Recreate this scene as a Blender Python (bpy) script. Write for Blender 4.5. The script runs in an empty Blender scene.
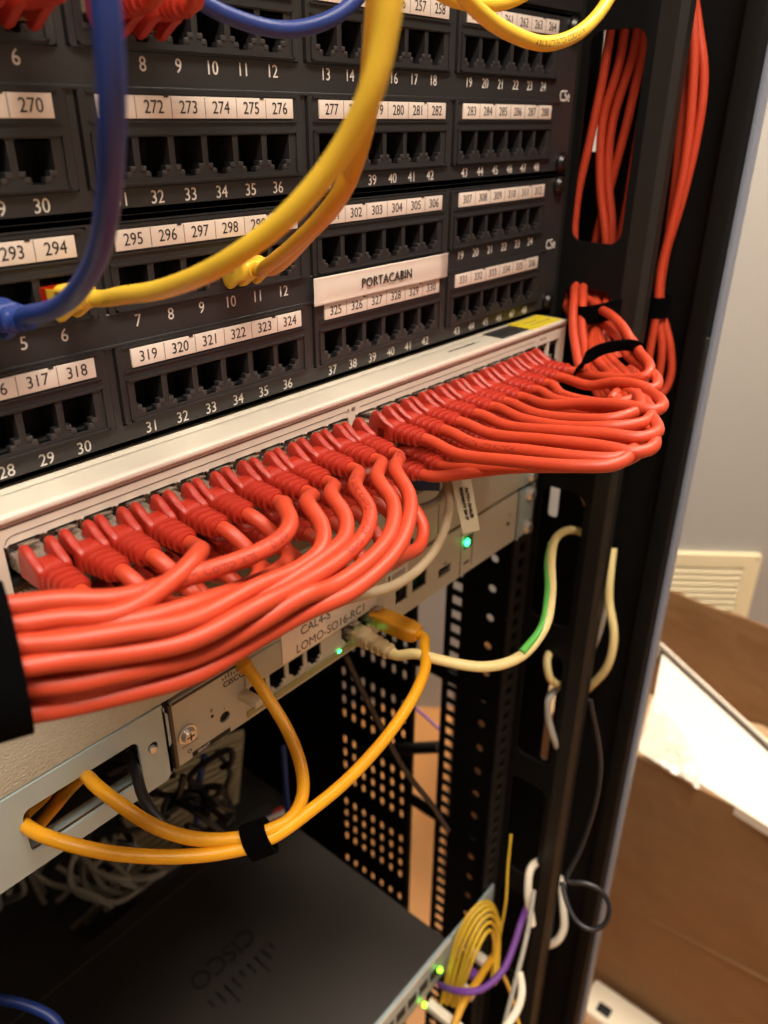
import bpy, bmesh, math, random
from mathutils import Vector, Matrix
random.seed(7)
PI = math.pi
C = bpy.context.scene.collection
H0 = 1450.0            # millimetres from the floor up to the origin of the rack drawing (all sizes below are in mm)

def V(p):
    return Vector((p[0]*.001, p[1]*.001, (p[2]+H0)*.001))

# ------------------------------------------------------------------ materials
def mat(name, col, rough=.5, metal=0., spec=.5, bump=0., bdist=.001, bscale=300., var=0., vscale=20., trans=0., emit=None, estr=0., coat=0., ior=1.5, sheen=0.):
    m = bpy.data.materials.new(name); m.use_nodes = True
    nt = m.node_tree; b = nt.nodes['Principled BSDF']
    def lin(c): return tuple((x/255/12.92 if x/255 <= .04045 else ((x/255+.055)/1.055)**2.4) for x in c) + (1,)
    c = lin(col)
    b.inputs['Base Color'].default_value = c
    b.inputs['Roughness'].default_value = rough
    b.inputs['Metallic'].default_value = metal
    b.inputs['Specular IOR Level'].default_value = spec
    b.inputs['Coat Weight'].default_value = coat
    b.inputs['Transmission Weight'].default_value = trans
    b.inputs['IOR'].default_value = ior
    b.inputs['Sheen Weight'].default_value = sheen
    if emit:
        b.inputs['Emission Color'].default_value = lin(emit); b.inputs['Emission Strength'].default_value = estr
    tc = nt.nodes.new('ShaderNodeTexCoord')
    if var > 0:
        n = nt.nodes.new('ShaderNodeTexNoise'); n.inputs['Scale'].default_value = vscale; n.inputs['Detail'].default_value = 4
        nt.links.new(tc.outputs['Object'], n.inputs['Vector'])
        mx = nt.nodes.new('ShaderNodeMix'); mx.data_type = 'RGBA'; mx.blend_type = 'MIX'
        mx.inputs[6].default_value = tuple(x*(1-var) for x in c[:3])+(1,)
        mx.inputs[7].default_value = tuple(min(1, x*(1+var)) for x in c[:3])+(1,)
        nt.links.new(n.outputs['Fac'], mx.inputs[0]); nt.links.new(mx.outputs[2], b.inputs['Base Color'])
        r = nt.nodes.new('ShaderNodeMapRange'); r.inputs[3].default_value = max(0, rough-.08); r.inputs[4].default_value = min(1, rough+.1)
        nt.links.new(n.outputs['Fac'], r.inputs[0]); nt.links.new(r.outputs[0], b.inputs['Roughness'])
    if bump > 0:
        n2 = nt.nodes.new('ShaderNodeTexNoise'); n2.inputs['Scale'].default_value = bscale; n2.inputs['Detail'].default_value = 3
        nt.links.new(tc.outputs['Object'], n2.inputs['Vector'])
        bp = nt.nodes.new('ShaderNodeBump'); bp.inputs['Strength'].default_value = bump; bp.inputs['Distance'].default_value = bdist
        nt.links.new(n2.outputs['Fac'], bp.inputs['Height']); nt.links.new(bp.outputs[0], b.inputs['Normal'])
    return m

M_panel = mat('black_panel_plastic', (42, 41, 42), .42, bump=.12, bscale=900, var=.12, vscale=30)
M_panelf = mat('black_panel_steel', (45, 44, 45), .4, bump=.1, bscale=1200)
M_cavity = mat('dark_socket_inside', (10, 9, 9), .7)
M_key = mat('grey_socket_plastic', (58, 56, 56), .4)
M_label = mat('white_paper_label', (238, 226, 214), .22, spec=.6, coat=.6)
M_ink = mat('black_ink', (35, 32, 34), .5)
M_white = mat('white_print', (225, 222, 215), .5)
M_beige = mat('beige_painted_steel', (205, 198, 182), .34, var=.04, vscale=14, bump=.04, bscale=700)
M_bezel = mat('warm_grey_bezel', (226, 212, 198), .38, bump=.05, bscale=900)
M_line = mat('dark_print_and_vent_shade', (70, 60, 55), .5)
M_gold = mat('brass_shield', (150, 125, 85), .35, metal=.9)
M_hammer = mat('textured_grey_paint', (190, 186, 168), .45, bump=.7, bscale=800, var=.14, vscale=420)
M_zinc = mat('zinc_plated_steel', (170, 186, 186), .4, metal=.15, var=.1, vscale=25)
M_router = mat('light_grey_router_paint', (188, 184, 166), .42, bump=.1, bscale=900)
M_routerp = mat('grey_cover_plate', (176, 172, 152), .4)
M_olive = mat('yellow_green_strip', (150, 146, 92), .5)
M_red = mat('red_cable_jacket', (186, 62, 34), .46, spec=.5, bump=.05, bscale=500, var=.05, vscale=60)
M_boot = mat('red_boot_rubber', (164, 41, 25), .42, spec=.5, bump=.04, bscale=500, var=.05, vscale=80)
M_redink = mat('dark_print_on_red', (128, 26, 18), .6)
M_clear = mat('clear_plug_plastic', (225, 205, 185), .15, trans=.75, ior=1.45)
M_clearred = mat('red_lit_plug_plastic', (205, 50, 20), .12, trans=.5, ior=1.45)
M_yel = mat('yellow_cable_jacket', (230, 190, 56), .38, bump=.04, bscale=500, var=.05, vscale=60)
M_yelo = mat('ochre_cable_jacket', (206, 152, 34), .42, var=.06, vscale=60)
M_amb = mat('amber_cable_jacket', (234, 164, 24), .38, var=.05, vscale=60)
M_orange = mat('orange_plug_rubber', (206, 140, 26), .4)
M_yink = mat('dark_print_on_yellow', (128, 100, 24), .6)
M_blue = mat('blue_cable_jacket', (30, 54, 124), .42, var=.15, vscale=50, bump=.05, bscale=400)
M_dblue = mat('dark_blue_plastic', (20, 40, 85), .4)
M_tan = mat('tan_cable_jacket', (204, 184, 148), .45, var=.05)
M_tanboot = mat('tan_boot_rubber', (190, 168, 124), .45)
M_cream = mat('cream_cable_jacket', (236, 216, 150), .42, var=.05)
M_green = mat('green_stripe', (92, 190, 80), .42)
M_grey = mat('grey_cable_jacket', (168, 164, 152), .5, var=.08)
M_dgrey = mat('dark_grey_cable_jacket', (24, 24, 28), .4)
M_purple = mat('purple_cable_jacket', (112, 62, 150), .42)
M_whitec = mat('white_cable_jacket', (236, 226, 205), .4)
M_velcro = mat('black_hook_and_loop', (4, 4, 5), 1.0, spec=.05, bump=.5, bscale=1500)
M_black = mat('black_rack_paint', (8, 8, 8), .6, spec=.2, var=.1, vscale=8)
M_black2 = mat('black_satin_post', (30, 28, 25), .5, spec=.4)
M_postedge = mat('post_edge_painted_lit', (84, 80, 72), .45)  # lighter tone paints the light caught by the post edge
M_edge = mat('frame_edge_painted_sheen', (128, 136, 150), .4, var=.06, vscale=10)  # pale reflection on the black frame, put into the colour
M_cover = mat('charcoal_router_cover', (46, 42, 38), .5, bump=.25, bscale=500, var=.12, vscale=12)
M_emb = mat('embossed_charcoal', (14, 12, 11), .5)
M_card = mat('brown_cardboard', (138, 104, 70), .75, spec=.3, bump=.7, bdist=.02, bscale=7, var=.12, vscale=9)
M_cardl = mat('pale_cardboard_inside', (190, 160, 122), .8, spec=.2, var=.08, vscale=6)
M_foam = mat('white_foam_board', (226, 218, 204), .6, bump=.2, bscale=120)
M_film = mat('crumpled_clear_film', (235, 228, 215), .2, spec=.6, trans=.4, bump=.6, bscale=30)
M_vent = mat('cream_painted_metal', (240, 228, 190), .5)
M_wall = mat('grey_wall_paint', (172, 170, 167), .85, bump=.1, bscale=80, var=.02, vscale=3)
M_ceil = mat('white_ceiling_paint', (225, 220, 210), .9, var=.02)
M_floor = mat('honey_wood_floor', (196, 140, 84), .5, bump=.1, bscale=60, var=.15, vscale=5)
M_sticky = mat('yellow_sticker', (222, 200, 40), .35)
M_led = mat('green_light', (40, 255, 120), .4, emit=(50, 255, 130), estr=9)
M_ledy = mat('lime_light', (150, 255, 30), .4, emit=(140, 255, 40), estr=6)
M_ledoff = mat('dark_green_socket', (16, 78, 52), .35)
M_screw = mat('bright_screw_steel', (214, 212, 204), .25, metal=.6)
M_blkscrew = mat('black_screw', (16, 16, 16), .35)
M_lamp = mat('lamp_diffuser', (255, 245, 225), .5, emit=(255, 226, 188), estr=14)
M_redlabel = mat('red_packaging', (190, 40, 34), .5)
M_tag = mat('pale_cable_tag', (206, 194, 160), .5)

# ------------------------------------------------------------------ mesh builder
class MB:
    def __init__(self): self.bm = bmesh.new(); self.mats = []
    def mi(self, m):
        if m not in self.mats: self.mats.append(m)
        return self.mats.index(m)
    def faces(self, vs, fs, m):
        k = self.mi(m); bv = [self.bm.verts.new(v) for v in vs]
        for f in fs:
            try: fa = self.bm.faces.new([bv[i] for i in f]); fa.material_index = k; fa.smooth = True
            except ValueError: pass
        return bv
    def box(self, a, b, m, bev=0):
        """axis aligned box between two mm corners"""
        x0, y0, z0 = [min(a[i], b[i]) for i in range(3)]; x1, y1, z1 = [max(a[i], b[i]) for i in range(3)]
        if bev > 0:
            t = bmesh.new(); bmesh.ops.create_cube(t, size=1)
            for v in t.verts: v.co = V((x0+(v.co.x+.5)*(x1-x0), y0+(v.co.y+.5)*(y1-y0), z0+(v.co.z+.5)*(z1-z0)))
            bmesh.ops.bevel(t, geom=t.edges[:], offset=bev*.001, segments=3, affect='EDGES', profile=.5)
            self.merge(t, m); return
        vs = [V((x, y, z)) for x in (x0, x1) for y in (y0, y1) for z in (z0, z1)]
        self.faces(vs, [(0, 1, 3, 2), (4, 6, 7, 5), (0, 4, 5, 1), (2, 3, 7, 6), (0, 2, 6, 4), (1, 5, 7, 3)], m)
    def merge(self, t, m, M=None):
        t.verts.index_update(); vs = [(M @ v.co if M else v.co.copy()) for v in t.verts]
        self.faces(vs, [[v.index for v in f.verts] for f in t.faces], m); t.free()
    def mesh(self, me, m, fn):
        """add mesh data whose vertices run through fn"""
        self.faces([fn(v.co) for v in me.vertices], [list(p.vertices) for p in me.polygons], m)
    def prism(self, pts, d, m):
        """closed polygon of world-mm points pushed along mm vector d"""
        n = len(pts); d = Vector(d)
        vs = [V(p) for p in pts] + [V(Vector(p)+d) for p in pts]
        self.faces(vs, [list(range(n))[::-1], list(range(n, 2*n))] + [(i, (i+1) % n, n+(i+1) % n, n+i) for i in range(n)], m)
    def loft(self, rings, m, cap=True):
        n = len(rings[0]); vs = [v for r in rings for v in r]; fs = []
        for k in range(len(rings)-1):
            for i in range(n): fs.append((k*n+i, k*n+(i+1) % n, (k+1)*n+(i+1) % n, (k+1)*n+i))
        if cap: fs.append(list(range(n))[::-1]); fs.append([(len(rings)-1)*n+i for i in range(n)])
        self.faces(vs, fs, m)
    def tube(self, pts, r, m, seg=14, cap=True, flat=None):
        fr = frames(pts); rings = []
        for i, (p, t, n, b) in enumerate(fr):
            rr = r[i*(len(r)-1)//max(1, len(fr)-1)] if isinstance(r, (list, tuple)) else r
            rings.append([V(p + (n*math.cos(a)+b*math.sin(a))*rr) for a in [2*PI*k/seg for k in range(seg)]])
        self.loft(rings, m, cap); return fr
    def disc(self, c, ax, r, h, m, seg=20, r2=None):
        """short cylinder from mm point c along mm axis"""
        ax = Vector(ax).normalized(); u = ax.orthogonal().normalized(); w = ax.cross(u); c = Vector(c); r2 = r if r2 is None else r2
        self.loft([[V(c+ax*hh+(u*math.cos(2*PI*k/seg)+w*math.sin(2*PI*k/seg))*q) for k in range(seg)] for hh, q in ((0, r), (h, r2))], m)
    def sphere(self, c, r, m, sq=(1, 1, 1)):
        t = bmesh.new(); bmesh.ops.create_uvsphere(t, u_segments=16, v_segments=10, radius=1)
        for v in t.verts: v.co = V((c[0]+v.co.x*r*sq[0], c[1]+v.co.y*r*sq[1], c[2]+v.co.z*r*sq[2]))
        self.merge(t, m)
    def build(self, name, parent=None, origin=None):
        bmesh.ops.recalc_face_normals(self.bm, faces=self.bm.faces[:])
        me = bpy.data.meshes.new(name)
        if origin is None and parent is not None: origin = parent.get('_o')
        if origin is None:
            xs = [v.co for v in self.bm.verts]
            lo = [min(c[i] for c in xs) for i in range(3)]; hi = [max(c[i] for c in xs) for i in range(3)]
            O = Vector(((lo[0]+hi[0])/2, (lo[1]+hi[1])/2, lo[2]))
        else: O = Vector(origin)
        for v in self.bm.verts: v.co -= O
        self.bm.to_mesh(me); self.bm.free()
        for m in self.mats: me.materials.append(m)
        me.set_sharp_from_angle(angle=math.radians(38))
        o = bpy.data.objects.new(name, me); C.objects.link(o)
        if parent is not None: o.parent = parent; o.location = O - Vector(parent.get('_w', (0, 0, 0)))
        else: o.location = O
        o['_w'] = tuple(O)
        return o

def frames(pts):
    P = [Vector(p) for p in pts]; out = []; n = None
    for i, p in enumerate(P):
        t = (P[min(i+1, len(P)-1)] - P[max(i-1, 0)]).normalized()
        if n is None: n = t.orthogonal().normalized()
        else:
            n = (n - t*n.dot(t))
            n = n.normalized() if n.length > 1e-6 else t.orthogonal().normalized()
        out.append((p, t, n, t.cross(n)))
    return out

def spline(cp, step=3.0):
    """centripetal Catmull-Rom through mm points"""
    P = [Vector(p) for p in cp]
    P = [P[0]*2-P[1]] + P + [P[-1]*2-P[-2]]; out = []
    for i in range(1, len(P)-2):
        p0, p1, p2, p3 = P[i-1:i+3]
        t0 = 0; t1 = t0+max(.01, (p1-p0).length)**.5; t2 = t1+max(.01, (p2-p1).length)**.5; t3 = t2+max(.01, (p3-p2).length)**.5
        k = max(3, int((p2-p1).length/step))
        for j in range(k):
            t = t1+(t2-t1)*j/k
            a1 = p0*((t1-t)/(t1-t0))+p1*((t-t0)/(t1-t0)); a2 = p1*((t2-t)/(t2-t1))+p2*((t-t1)/(t2-t1)); a3 = p2*((t3-t)/(t3-t2))+p3*((t-t2)/(t3-t2))
            b1 = a1*((t2-t)/(t2-t0))+a2*((t-t0)/(t2-t0)); b2 = a2*((t3-t)/(t3-t1))+a3*((t-t1)/(t3-t1))
            out.append(b1*((t2-t)/(t2-t1))+b2*((t-t1)/(t2-t1)))
    out.append(P[-2])
    for _ in range(2):
        out = [out[0]] + [(out[i-1]+out[i]*2+out[i+1])/4 for i in range(1, len(out)-1)] + [out[-1]]
    return out

_txt = {}
def text_mesh(s, size, align='CENTER', th=0.04, bold=0.0, sx=1.0):
    key = (s, size, align, th, bold, sx)
    if key not in _txt:
        cu = bpy.data.curves.new('lettering', 'FONT'); cu.body = s; cu.size = size; cu.align_x = align; cu.align_y = 'CENTER'
        cu.extrude = th; cu.offset = bold; cu.resolution_u = 3
        ob = bpy.data.objects.new('lettering', cu); C.objects.link(ob)
        dg = bpy.context.evaluated_depsgraph_get(); me = bpy.data.meshes.new_from_object(ob.evaluated_get(dg))
        bpy.data.objects.remove(ob)
        for v in me.vertices: v.co.x *= sx
        _txt[key] = me
    return _txt[key]

def text(mb, s, c, size, m, u=(1, 0, 0), v=(0, 0, 1), align='CENTER', bold=0., sx=1., th=.06):
    """lettering at mm point c, reading along u with its top towards v"""
    u = Vector(u).normalized(); v = Vector(v).normalized(); n = u.cross(v); c = Vector(c)
    mb.mesh(text_mesh(s, size, align, th, bold, sx), m, lambda q: V(c+u*q.x+v*q.y+n*q.z))

def wrap_text(mb, s, path, r, start, size, m, toward, flip=False):
    """lettering printed round a cable jacket"""
    fr = frames(path); L = [0]
    for i in range(1, len(path)): L.append(L[-1]+(Vector(path[i])-Vector(path[i-1])).length)
    me = text_mesh(s, size, 'LEFT', 0.0, .02)
    to = Vector(toward)
    def fn(q):
        x = -q.x if flip else q.x; y = -q.y if flip else q.y
        d = start+x; i = 0
        while i < len(L)-2 and L[i+1] < d: i += 1
        f = (d-L[i])/max(1e-6, L[i+1]-L[i]); p = Vector(path[i]).lerp(Vector(path[i+1]), f)
        t = fr[i][1].lerp(fr[i+1][1], f).normalized(); n = (to-p); n = (n-t*n.dot(t)).normalized(); b = n.cross(t)
        a = y/r
        return V(p+(n*math.cos(a)+b*math.sin(a))*(r+.04))
    mb.mesh(me, m, fn)

def plate(mb, outer, holes, th, origin, u, v, m):
    """flat plate with real openings: 2D outlines in mm, mapped to origin + u*x + v*y and thickened behind (-u x v)"""
    cu = bpy.data.curves.new('outline', 'CURVE'); cu.dimensions = '2D'; cu.fill_mode = 'BOTH'; cu.extrude = th/2
    for poly in [outer]+holes:
        sp = cu.splines.new('POLY'); sp.points.add(len(poly)-1)
        for k, p in enumerate(poly): sp.points[k].co = (p[0], p[1], 0, 1)
        sp.use_cyclic_u = True
    ob = bpy.data.objects.new('outline', cu); C.objects.link(ob)
    dg = bpy.context.evaluated_depsgraph_get(); me = bpy.data.meshes.new_from_object(ob.evaluated_get(dg))
    bpy.data.objects.remove(ob)
    u = Vector(u); v = Vector(v); n = u.cross(v); o = Vector(origin)
    mb.mesh(me, m, lambda q: V(o+u*q.x+v*q.y+n*(q.z-th/2)))
    bpy.data.meshes.remove(me)

def rect(x0, y0, x1, y1): return [(x0, y0), (x1, y0), (x1, y1), (x0, y1)]
def rrect(x0, y0, x1, y1, r, k=5):
    out = []
    for cx, cy, a0 in ((x1-r, y1-r, 0), (x0+r, y1-r, 90), (x0+r, y0+r, 180), (x1-r, y0+r, 270)):
        for j in range(k+1):
            a = math.radians(a0+90*j/k); out.append((cx+r*math.cos(a), cy+r*math.sin(a)))
    return out
def circ(cx, cy, r, k=12): return [(cx+r*math.cos(2*PI*j/k), cy+r*math.sin(2*PI*j/k)) for j in range(k)]
FU, FV = (1, 0, 0), (0, 0, 1)          # front plane: normal -y (towards the room)

def thing(name, label, cat, at, group=None):
    o = bpy.data.objects.new(name, None); C.objects.link(o); o.empty_display_size = .01
    o.location = V(at); o['label'] = label; o['category'] = cat; o['_w'] = tuple(V(at))
    if group: o['group'] = group
    return o
def tag(o, label, cat, group=None):
    o['label'] = label; o['category'] = cat
    if group: o['group'] = group
    return o
def struct(o): o['kind'] = 'structure'; return o
def lab(o, l): o['label'] = l; return o
CAM = (-268.97, -275.17, -15.31)

# ------------------------------------------------------------------ the room
def room():
    m = MB(); m.box((-2300, -2200, -H0-40), (2600, 2200, -H0), M_floor); struct(m.build('floor'))
    m = MB(); m.box((-2300, -2200, 1200), (2600, 2200, 1230), M_ceil); struct(m.build('ceiling'))
    # the wall behind the box runs diagonally past the rack
    a = math.radians(52); h = Vector((math.cos(a), -math.sin(a), 0)); nn = Vector((math.sin(a), math.cos(a), 0))
    P0 = Vector((1451.3, 256.4, -947.3)); base = Vector((P0.x, P0.y, -H0))
    A = base-h*1900; B = base+h*2600
    m = MB(); m.prism([A, B, B+nn*60, A+nn*60], (0, 0, 2650), M_wall); struct(m.build('wall_right'))
    m = MB(); m.box((-2300, 1800, -H0), (900, 1860, 1200), M_wall); struct(m.build('wall_back'))
    m = MB(); m.box((-2360, -2200, -H0), (-2300, 1860, 1200), M_wall); struct(m.build('wall_left'))
    m = MB(); m.box((-2300, -2260, -H0), (2900, -2200, 1200), M_wall); struct(m.build('wall_front'))
    # louvred return-air grille on the wall
    t = thing('vent_grille', 'cream louvred vent grille on the grey wall above the cardboard box', 'vent', P0-nn*4-Vector((0, 0, 160)))
    O = P0-nn*14; wv, hv = 330, 215
    fr = MB(); plate(fr, rrect(-wv+200, -hv, 200, 0, 3), [rect(-wv+225, -hv+28, 165, -28)], 14, O, h, (0, 0, 1), M_vent)
    for sx, sy in ((190, -10), (190, -hv+10), (-120, -10)): fr.disc(O+h*sx+Vector((0, 0, sy))+nn*.5, -nn, 3, 2, M_screw)
    fr.build('frame', t)
    k = 0; z = -34
    lv = MB()
    while z > -hv+32:
        p = O+h*(-wv+222)+Vector((0, 0, z)); L = 390-222+wv-390+165-wv+wv
        q = [p, p+nn*12+Vector((0, 0, 10)), p+nn*12+Vector((0, 0, 11.5)), p+Vector((0, 0, 2))]
        lv.prism(q, h*(wv-222+167), M_vent); z -= 17
    lv.prism([O+h*(-wv+222)+nn*13.2+Vector((0, 0, -hv+26)), O+h*167+nn*13.2+Vector((0, 0, -hv+26)), O+h*167+nn*13.2+Vector((0, 0, -26)), O+h*(-wv+222)+nn*13.2+Vector((0, 0, -26))], nn*.5, M_line)  # dark backing sheet paints the shadow in the gaps between louvres
    lv.build('louvres', t)
room()

# ------------------------------------------------------------------ ceiling lamps (area lights; the square and narrow ones are added)
def lamp(x, y, sx, sy, power, label, col=(1, .955, .9)):
    t = thing('ceiling_lamp', label, 'lamp', (x, y, 1150), None)
    m = MB(); m.box((x-sx/2-15, y-sy/2-15, 1150), (x+sx/2+15, y+sy/2+15, 1199), M_vent, 4); m.build('housing', t)
    m = MB(); m.box((x-sx/2, y-sy/2, 1144), (x+sx/2, y+sy/2, 1150), M_lamp); m.build('diffuser', t)
    l = bpy.data.lights.new('lamp_light', 'AREA'); l.shape = 'RECTANGLE'; l.size = sx*.001; l.size_y = sy*.001; l.energy = power; l.color = col
    o = bpy.data.objects.new('lamp_light', l); C.objects.link(o); o.location = V((x, y, 1138)); return o
lamp(-420, -560, 1200, 300, 27, 'long ceiling lamp over the front of the rack')
lamp(980, -300, 600, 600, 22, 'added unseen square lamp lighting the cardboard box')  # added out of view to brighten the box and its surroundings

lamp(820, 560, 300, 600, 20, 'added unseen narrow lamp warming the floor right of the rack', (1, .85, .66))  # added out of view for the warm glow through the side holes

# ------------------------------------------------------------------ patch panels
PX = lambda g, k: (k-2.5)*15.55+(g-1.5)*109.11
def port_hole(cx, z):      # z is the printed number's height
    w = 6.45
    return [(cx-w, z+20.4), (cx-w, z+11.2), (cx-4.2, z+11.2), (cx-4.2, z+9.0), (cx-2.4, z+9.0), (cx-2.4, z+6.9), (cx+2.4, z+6.9), (cx+2.4, z+9.0), (cx+4.2, z+9.0), (cx+4.2, z+11.2), (cx+w, z+11.2), (cx+w, z+20.4)]

def patch_panel(ztop, first, label, numbers=True):
    t = thing('patch_bay', label, 'patch panel', (0, 6, ztop-88.1), 'black patch panels in the rack')
    z0 = ztop-88.1
    m = MB(); holes = []
    for r in range(2):
        zn = ztop-39.3-44.17*r
        for g in range(4):
            c = (g-1.5)*109.11+.8; holes.append(rect(c-53, zn+3.8, c+53, zn+36.4))
    plate(m, rrect(-241.3, z0, 241.3, ztop-.2, 1.5), holes, 2, (0, .0, 0), FU, FV, M_panelf)
    # folded lips and the ridge between the rows
    m.box((-241, .0, ztop-2.2), (241, 14, ztop-.3), M_panelf); m.box((-241, 0, z0), (241, 14, z0+1.8), M_panelf)
    m.box((-222, -.9, ztop-39.3-8.4), (224, 0, ztop-39.3-7.0), M_panelf, .3)
    fp = m.build('face_plate', t)
    for r in range(2):
        zn = ztop-39.3-44.17*r
        for g in range(4):
            c = (g-1.5)*109.11+.8
            b = MB()
            hs = [port_hole(PX(g, k), zn) for k in range(6)]
            plate(b, rrect(c-52.2, zn+4.2, c+52.2, zn+36.0, 1.2), hs, 3, (0, -1.2, 0), FU, FV, M_panel)
            # raised rims round the label and the socket row
            for (a0, a1, b0, b1) in ((c-49.5, c+49.5, zn+21.6, zn+22.5), (c-49.5, c+49.5, zn+5.0, zn+5.7), (c-49.5, c-48.6, zn+5, zn+22), (c+48.6, c+49.5, zn+5, zn+22), (c-49.5, c+49.5, zn+35, zn+35.7), (c-49.5, c+49.5, zn+25.6, zn+26.2)):
                b.box((a0, -1.9, b0), (a1, -1.2, b1), M_panel)
            b.box((c-52.2, 1.8, zn+4.2), (c+52.2, 3, zn+5), M_panel)
            for k in range(6):
                x = PX(g, k)
                # stepped keystone shoulders, side walls, contact block
                for s in (-1, 1):
                    b.box((x+s*4.3, -1.5, zn+9.4), (x+s*6.7, -.4, zn+11.2), M_key, .2); b.box((x+s*2.8, -1.4, zn+7.6), (x+s*4.8, -.4, zn+9.4), M_key, .2)
                    b.box((x+s*6.5, -1.0, zn+6), (x+s*6.9, 13, zn+21), M_panel)
                    b.box((x+s*6.5, -1.35, zn+11), (x+s*6.75, -.6, zn+20.6), M_key)
                b.box((x-6.1, -1.2, zn+20.4), (x+6.1, 13, zn+21), M_panel); b.box((x-6.1, 0, zn+6), (x+6.1, 13, zn+6.9), M_panel)
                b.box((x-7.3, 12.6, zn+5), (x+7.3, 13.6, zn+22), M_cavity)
            pb = b.build('port_block', t)
            if numbers:
                s = MB(); x0 = PX(g, 0)+1.3-7.7; x1 = PX(g, 5)+1.3+7.6
                s.box((x0, -2.1, zn+27.0), (x1, -1.25, zn+34.4), M_label, .1)
                for k in range(6):
                    text(s, str(first+24*r+6*g+k), (PX(g, k)+1.3, -2.15, zn+30.6), 6.3, M_ink, sx=.92)
                    if k: s.box((PX(g, k)+1.3-7.9, -2.13, zn+27.2), (PX(g, k)+1.3-7.65, -2.05, zn+34.2), M_ink)
                for k in (1, 4): s.box((PX(g, k)+6, -2.3, zn+33.9), (PX(g, k)+8, -1.9, zn+34.9), M_panel)
                s.build('label_strip', pb)
    for r in range(2):
        zn = ztop-39.3-44.17*r
        for g in range(4):
            n = MB()
            for k in range(6): text(n, str(1+24*r+6*g+k), (PX(g, k), -.05, zn), 6.8, M_white, sx=.93)
            n.build('printed_numbers', t)
    n = MB(); text(n, 'C5e', (230, -.05, ztop-43.8), 9.0, M_white, sx=.85, bold=.05); n.build('printed_mark', t)
    for x, z in ((232.2, ztop-82), (232.2, ztop-7), (-232.2, ztop-82), (-232.2, ztop-7)):
        w = MB(); w.disc((x, -.0, z), (0, -1, 0), 6.4, 1.6, M_blkscrew, 24); w.disc((x, -1.6, z), (0, -1, 0), 5.4, 2.2, M_blkscrew, 24, 4.0)
        w.box((x-2.4, -4.1, z-.4), (x+2.4, -3.6, z+.4), M_black2); w.box((x-.4, -4.1, z-2.4), (x+.4, -3.6, z+2.4), M_black2)
        w.build('screw', fp)
    return t
pA = patch_panel(39.3, 241, 'upper patch panel, ports labelled 241 to 288')
pB = patch_panel(-49.2, 289, 'lower patch panel, labelled 289 to 336, directly above the switch')
# blank panel above
t = thing('blank_panel', 'black blank panel at the very top above the upper patch panel', 'rack panel', (0, 8, 40.3), None)
m = MB(); m.box((-241.3, 0, 40.3), (241.3, 2, 128), M_panelf, .6); m.box((-222, 2, 40.6), (222, 20, 42), M_panelf); m.build('face_plate', t)
# PORTACABIN sticker, curling away from the panel
s = MB(); N = 14; rows = []
c0, c1 = 1.2, 108.2
zz0, zz1 = -84.6, -97.8
prof = []
for j in range(N+1):
    f = j/N; prof.append((-2.2-.9*math.sin(PI*f)-(1.0*(1-f)**6) - .8*f**6, zz0+(zz1-zz0)*f))
vs = []; 
for i in range(13):
    x = c0+(c1-c0)*i/12
    for y, z in prof: vs.append(V((x, y-.2*math.sin(i*.8), z)))
fs = [(i*(N+1)+j, i*(N+1)+j+1, (i+1)*(N+1)+j+1, (i+1)*(N+1)+j) for i in range(12) for j in range(N)]
s.faces(vs, fs, M_label)
text(s, 'PORTACABIN', (55, -3.75, -91.6), 6.8, M_line, sx=.98, bold=-.02, th=.06)
o = s.build('sticker'); sm = o.modifiers.new('thickness', 'SOLIDIFY'); sm.thickness = .0002
tag(o, 'curled cream PORTACABIN sticker stuck above labels 325 to 330', 'sticker')

# ------------------------------------------------------------------ network switch
SY = -22.0
t = thing('network_switch', 'cream 48 port network switch full of red cables', 'network switch', (0, 100, -183.3))
m = MB(); m.box((-222.3, SY+16, -183), (222.3, 300, -138.8), M_beige, 1.0); m.box((-222.3, SY+1.5, -140.6), (222.3, SY+17.5, -138.8), M_beige); m.box((-222.3, SY+1.5, -183), (222.3, SY+17, -182), M_beige); m.box((-222.3, SY+1.5, -183), (-221, SY+17, -139), M_beige); m.box((221, SY+1.5, -183), (222.3, SY+17, -139), M_beige); m.build('chassis', t)
m = MB()
x0b, x1b = -171.8, 216.0
plate(m, rrect(-222.3, -183, 222.5, -138.6, 2.2), [rect(x0b, -180.2, 3.6, -149.6), rect(8.6, -180.2, 184.4, -149.6)] + [rect(186.2+k*15.2, -180, 199.6+k*15.2, -150) for k in range(2)], 2.2, (0, SY, 0), FU, FV, M_bezel)
m.box((-222.3, SY-.9, -141.2), (222.3, SY+1, -138.4), M_bezel, .8)
m.box((-222, SY-.15, -143.0), (222, SY+.1, -142.5), M_line)
m.box((-168, SY-.12, -146.4), (2, SY+.1, -146.15), M_line); m.box((12, SY-.12, -146.4), (182, SY+.1, -146.15), M_line)
for k in range(6):      # rounded end of the printed outline
    a0, a1 = [PI/2+PI/2*(k+j)/6 for j in (0, 1)]
    p0 = (-168+3.2*math.cos(a0), -149.5+3.2*math.sin(a0)); p1 = (-168+3.2*math.cos(a1), -149.5+3.2*math.sin(a1))
    m.prism([(p0[0], SY-.12, p0[1]), (p1[0], SY-.12, p1[1]), (p1[0]+.25, SY-.12, p1[1]), (p0[0]+.2, SY-.12, p0[1]-.2)], (0, .3, 0), M_line)
text(m, '48', (7, SY-.1, -146.3), 3.2, M_line); text(m, '-X', (3, SY-.1, -146.3), 2.6, M_line)
for k in range(3): text(m, 'o 45 - 48', (192+k*0, SY-.1, -146.4), 2.0, M_line)
m.build('front_bezel', t)
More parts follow.
